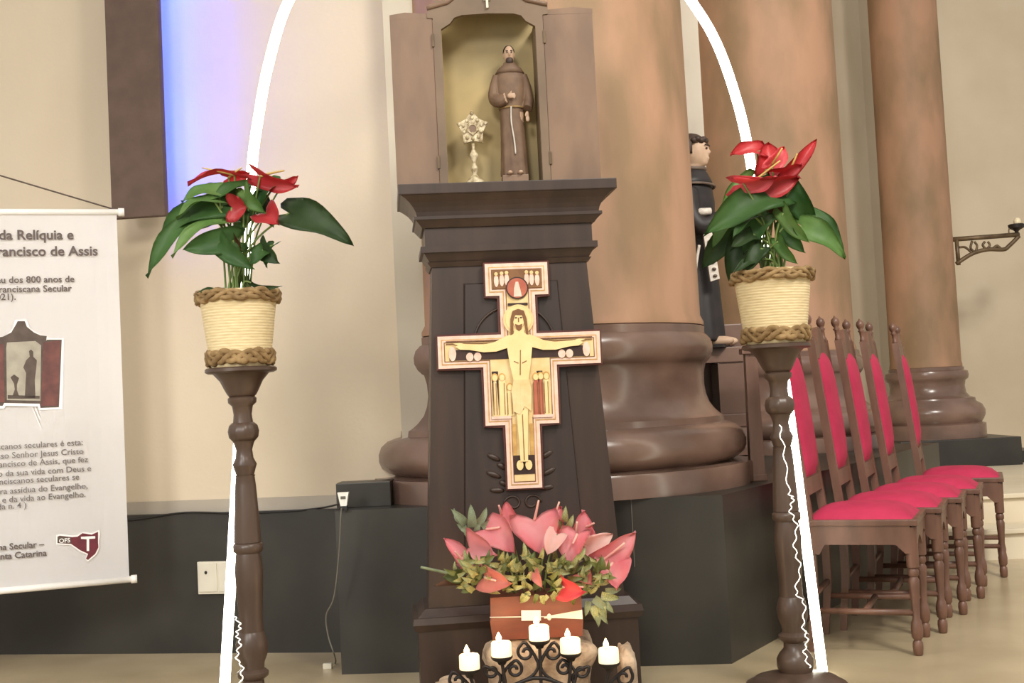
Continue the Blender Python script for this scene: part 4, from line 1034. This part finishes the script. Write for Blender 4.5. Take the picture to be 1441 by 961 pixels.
# ------------------------------------------------------------------ red upholstered chairs
def turned_leg(x, y, h, parent, taper=1.0):
    lathe('leg', [(.012, 0), (.016, .004), (.018, .03), (.017, .045), (.012, .052), (.019, .062), (.021, .09), (.017, .115), (.013, .125), (.014, .17), (.018, .235), (.019, .255), (.013, .268), (.018, .275), (.018, .29), (.014, .297), (.021, .302), (.022, h)],
          chair_wood, parent, 14, center=(x, y))
def make_chair():
    t = thing('upholstered_chair', (0, 0, 0), 'x', 'chair', 'row of carved chairs with crimson upholstery')
    W, D, SH = .36, .385, .45
    hw, hd = W / 2 - .022, D / 2 - .022
    for s in (-1, 1):
        turned_leg(s * hw, -hd, SH - .01, t)
        bm = bmesh.new()
        add_tube(bm, [(s * hw, hd + .02, 0), (s * hw, hd, .20), (s * hw, hd, SH)], [.017, .020, .022], 4)
        bm_obj('leg', bm, chair_wood, t)
    # apron with a scalloped lower edge
    def scal(w_):
        n = 16; lo = []
        for i in range(n + 1):
            u_ = i / n; x = -w_ / 2 + w_ * u_
            lo.append((x, SH - .075 + .030 * (abs(math.sin(u_ * PI * 2)) ** .7) - .012 * math.cos((u_ - .5) * PI) ** 8))
        return lo + [(w_ / 2, SH), (-w_ / 2, SH)]
    prism('front_apron', scal(W - .02), .018, chair_wood, t, y=-hd - .004)
    for s in (-1, 1):
        M = Matrix.Translation((s * (hw + .006), 0, 0)) @ Matrix.Rotation(s * PI / 2, 4, 'Z')
        prism('side_apron', [(x, z) for x, z in [(-hd - .01, SH - .10), (-hd + .03, SH - .105), (-hd + .05, SH - .07), (hd - .05, SH - .07), (hd - .02, SH - .10), (hd, SH - .10), (hd, SH), (-hd - .01, SH)]], .016, chair_wood, t, M=M)
    box('seat_frame', (0, 0, SH + .006), (W + .01, D + .01, .022), chair_wood, t, .005)
    # cushion: domed
    bm = bmesh.new(); n = 12; g = []
    for i in range(n + 1):
        row = []
        for j in range(n + 1):
            u_, v_ = i / n * 2 - 1, j / n * 2 - 1
            hgt = .048 * (1 - abs(u_) ** 3.2) ** .6 * (1 - abs(v_) ** 3.2) ** .6
            row.append(bm.verts.new((u_ * (W / 2 - .012), v_ * (D / 2 - .012), SH + .016 + hgt)))
        g.append(row)
    for i in range(n):
        for j in range(n): bm.faces.new((g[i][j], g[i + 1][j], g[i + 1][j + 1], g[i][j + 1]))
    bm_obj('seat_cushion', bm, crimson, t, True)
    # stretchers
    for s in (-1, 1): tube('stretcher', [(s * hw, -hd, .145), (s * hw, hd + .005, .145)], .011, chair_wood, t, 8)
    tube('stretcher', [(-hw, 0, .145), (hw, 0, .145)], .011, chair_wood, t, 8)
    tube('stretcher', [(-hw, hd, .20), (hw, hd, .20)], .011, chair_wood, t, 8)
    # back, leaning slightly
    tilt = math.radians(6.5)
    M = Matrix.Translation((0, hd, SH)) @ Matrix.Rotation(-tilt, 4, 'X')
    BW = .33
    bf = None
    for s in (-1, 1):
        bm = bmesh.new(); add_tube(bm, [M @ Vector((s * (BW / 2), 0, -.02)), M @ Vector((s * (BW / 2), 0, .68))], .021, 4)
        p = bm_obj('back_post', bm, chair_wood, t)
        bm = bmesh.new()
        prof = [(r, z + .02) for r, z in [(.012, .655), (.014, .665), (.010, .675), (.010, .70), (.015, .706), (.009, .713), (.015, .722), (.0185, .735), (.015, .748), (.006, .755), (.002, .762)]]
        rings = []
        for r, z in prof: rings.append([bm.verts.new(M @ Vector((s * BW / 2 + r * math.cos(a), r * math.sin(a), z))) for a in [2 * PI * i / 12 for i in range(12)]])
        for A, B in zip(rings, rings[1:]):
            for i in range(12): bm.faces.new((A[i], A[(i + 1) % 12], B[(i + 1) % 12], B[i]))
        bm.faces.new(rings[0][::-1]); bm.faces.new(rings[-1])
        bm_obj('finial', bm, chair_wood, p, True)
    crest = [(x, z + .03) for x, z in [(-BW / 2, .57), (BW / 2, .57), (BW / 2, .625), (BW / 2 - .03, .640), (BW / 2 - .06, .628), (.08, .655), (.05, .690), (0, .70), (-.05, .690), (-.08, .655), (-BW / 2 + .06, .628), (-BW / 2 + .03, .640), (-BW / 2, .625)]]
    bm = bmesh.new(); add_prism(bm, crest, M @ Matrix.Translation((0, .014, 0)), .028); bm_obj('crest_rail', bm, chair_wood, t)
    bm = bmesh.new(); add_prism(bm, rect(-BW / 2, .10, BW / 2, .16), M @ Matrix.Translation((0, .012, 0)), .024); bm_obj('lower_rail', bm, chair_wood, t)
    bm = bmesh.new(); add_prism(bm, rect(-BW / 2, .155, BW / 2, .605), M @ Matrix.Translation((0, .012, 0)), .016); bm_obj('back_panel', bm, chair_wood, t)
    bm = bmesh.new(); n = 12; g = []
    for i in range(n + 1):
        row = []
        for j in range(n + 1):
            u_, v_ = i / n * 2 - 1, j / n * 2 - 1
            hh = .034 * (1 - abs(u_) ** 3) ** .6 * (1 - abs(v_) ** 4) ** .6
            ext = .035 * (1 - u_ * u_) * max(0, v_)
            row.append(bm.verts.new(M @ Vector((u_ * (BW / 2 - .022), -.003 - hh, .385 + v_ * .225 + ext))))
        g.append(row)
    for i in range(n):
        for j in range(n): bm.faces.new((g[i][j], g[i][j + 1], g[i + 1][j + 1], g[i + 1][j]))
    bm_obj('back_cushion', bm, crimson, t, True)
    return t
CF = ground(1293, 922)                       # nearest front foot
CANG = math.atan2(DV.y, DV.x)
clab = ['crimson chair nearest the right plant stand', 'second crimson chair counted from the right plant stand', 'middle crimson chair of the row of five', 'fourth crimson chair counted from the right plant stand', 'farthest crimson chair, nearest the altar steps']
proto = make_chair()
DC = (ground(1420, 806) - CF).normalized()          # the row runs back along the podium
WC = Vector((.44, .898, 0)); NC = Vector((.898, -.44, 0))   # each chair's width and its front
CANG = math.atan2(WC.y, WC.x)
for i, (s, tw) in enumerate(((0, 3), (.40, 3), (.785, 3), (1.17, 3), (1.76, 5))):
    o = proto if i == 0 else copy_tree(proto)
    R3 = Matrix.Rotation(math.radians(tw), 3, 'Z')
    c = CF + DC * s + R3 @ (WC * .158 - NC * .171)
    o.location = (c.x, c.y, 0); o.rotation_euler = (0, 0, CANG + math.radians(tw))
    o['label'] = clab[i]

# ------------------------------------------------------------------ wall lamp bracket at the far column
YB = 9.05
bo = pix(1344, 340, YB)
bl = thing('lamp_bracket', (bo.x, YB, bo.z), 'bronze scroll bracket with a small lamp beside the far column', 'wall lamp')
def bp(px, py): return pix(px, py, YB) - bl.location
tube('top_bar', [bp(1340, 337), bp(1434, 330)], .018, bronze_m, bl, 8)
tube('brace', smooth_path([bp(1346, 371), bp(1368, 357), bp(1390, 351), bp(1412, 351), bp(1420, 346), bp(1434, 332)], 5), .016, bronze_m, bl, 8)
tube('wall_bar', [bp(1346, 336), bp(1349, 373)], .016, bronze_m, bl, 8)
tube('scroll', smooth_path([bp(1350, 348), bp(1358, 348), bp(1366, 354)], 5), .009, bronze_m, bl, 6)
tube('scroll', smooth_path([bp(1368, 339), bp(1366, 349), bp(1372, 354), bp(1375, 346), bp(1371, 340)], 5), .009, bronze_m, bl, 6)
tube('scroll', smooth_path([bp(1386, 340), bp(1383, 345), bp(1388, 350), bp(1393, 345), bp(1390, 340)], 5), .009, bronze_m, bl, 6)
tube('scroll', smooth_path([bp(1398, 349), bp(1403, 346), bp(1408, 350)], 5), .011, bronze_m, bl, 6)
c = bp(1431, 331)
lathe('lamp_cup', [(.014, c.z), (.014, c.z + .03), (.025, c.z + .04), (.055, c.z + .055), (.06, c.z + .08), (.05, c.z + .085)], iron_m, bl, 20, center=(c.x, c.y))
ellipsoid('bulb', (c.x + .01, c.y, c.z + .10), (.028, .028, .034), glass_m, bl)
tube('lamp_wire', smooth_path([bp(1420, 331), bp(1420, 322), bp(1426, 316)], 4), .005, bronze_m, bl, 6)
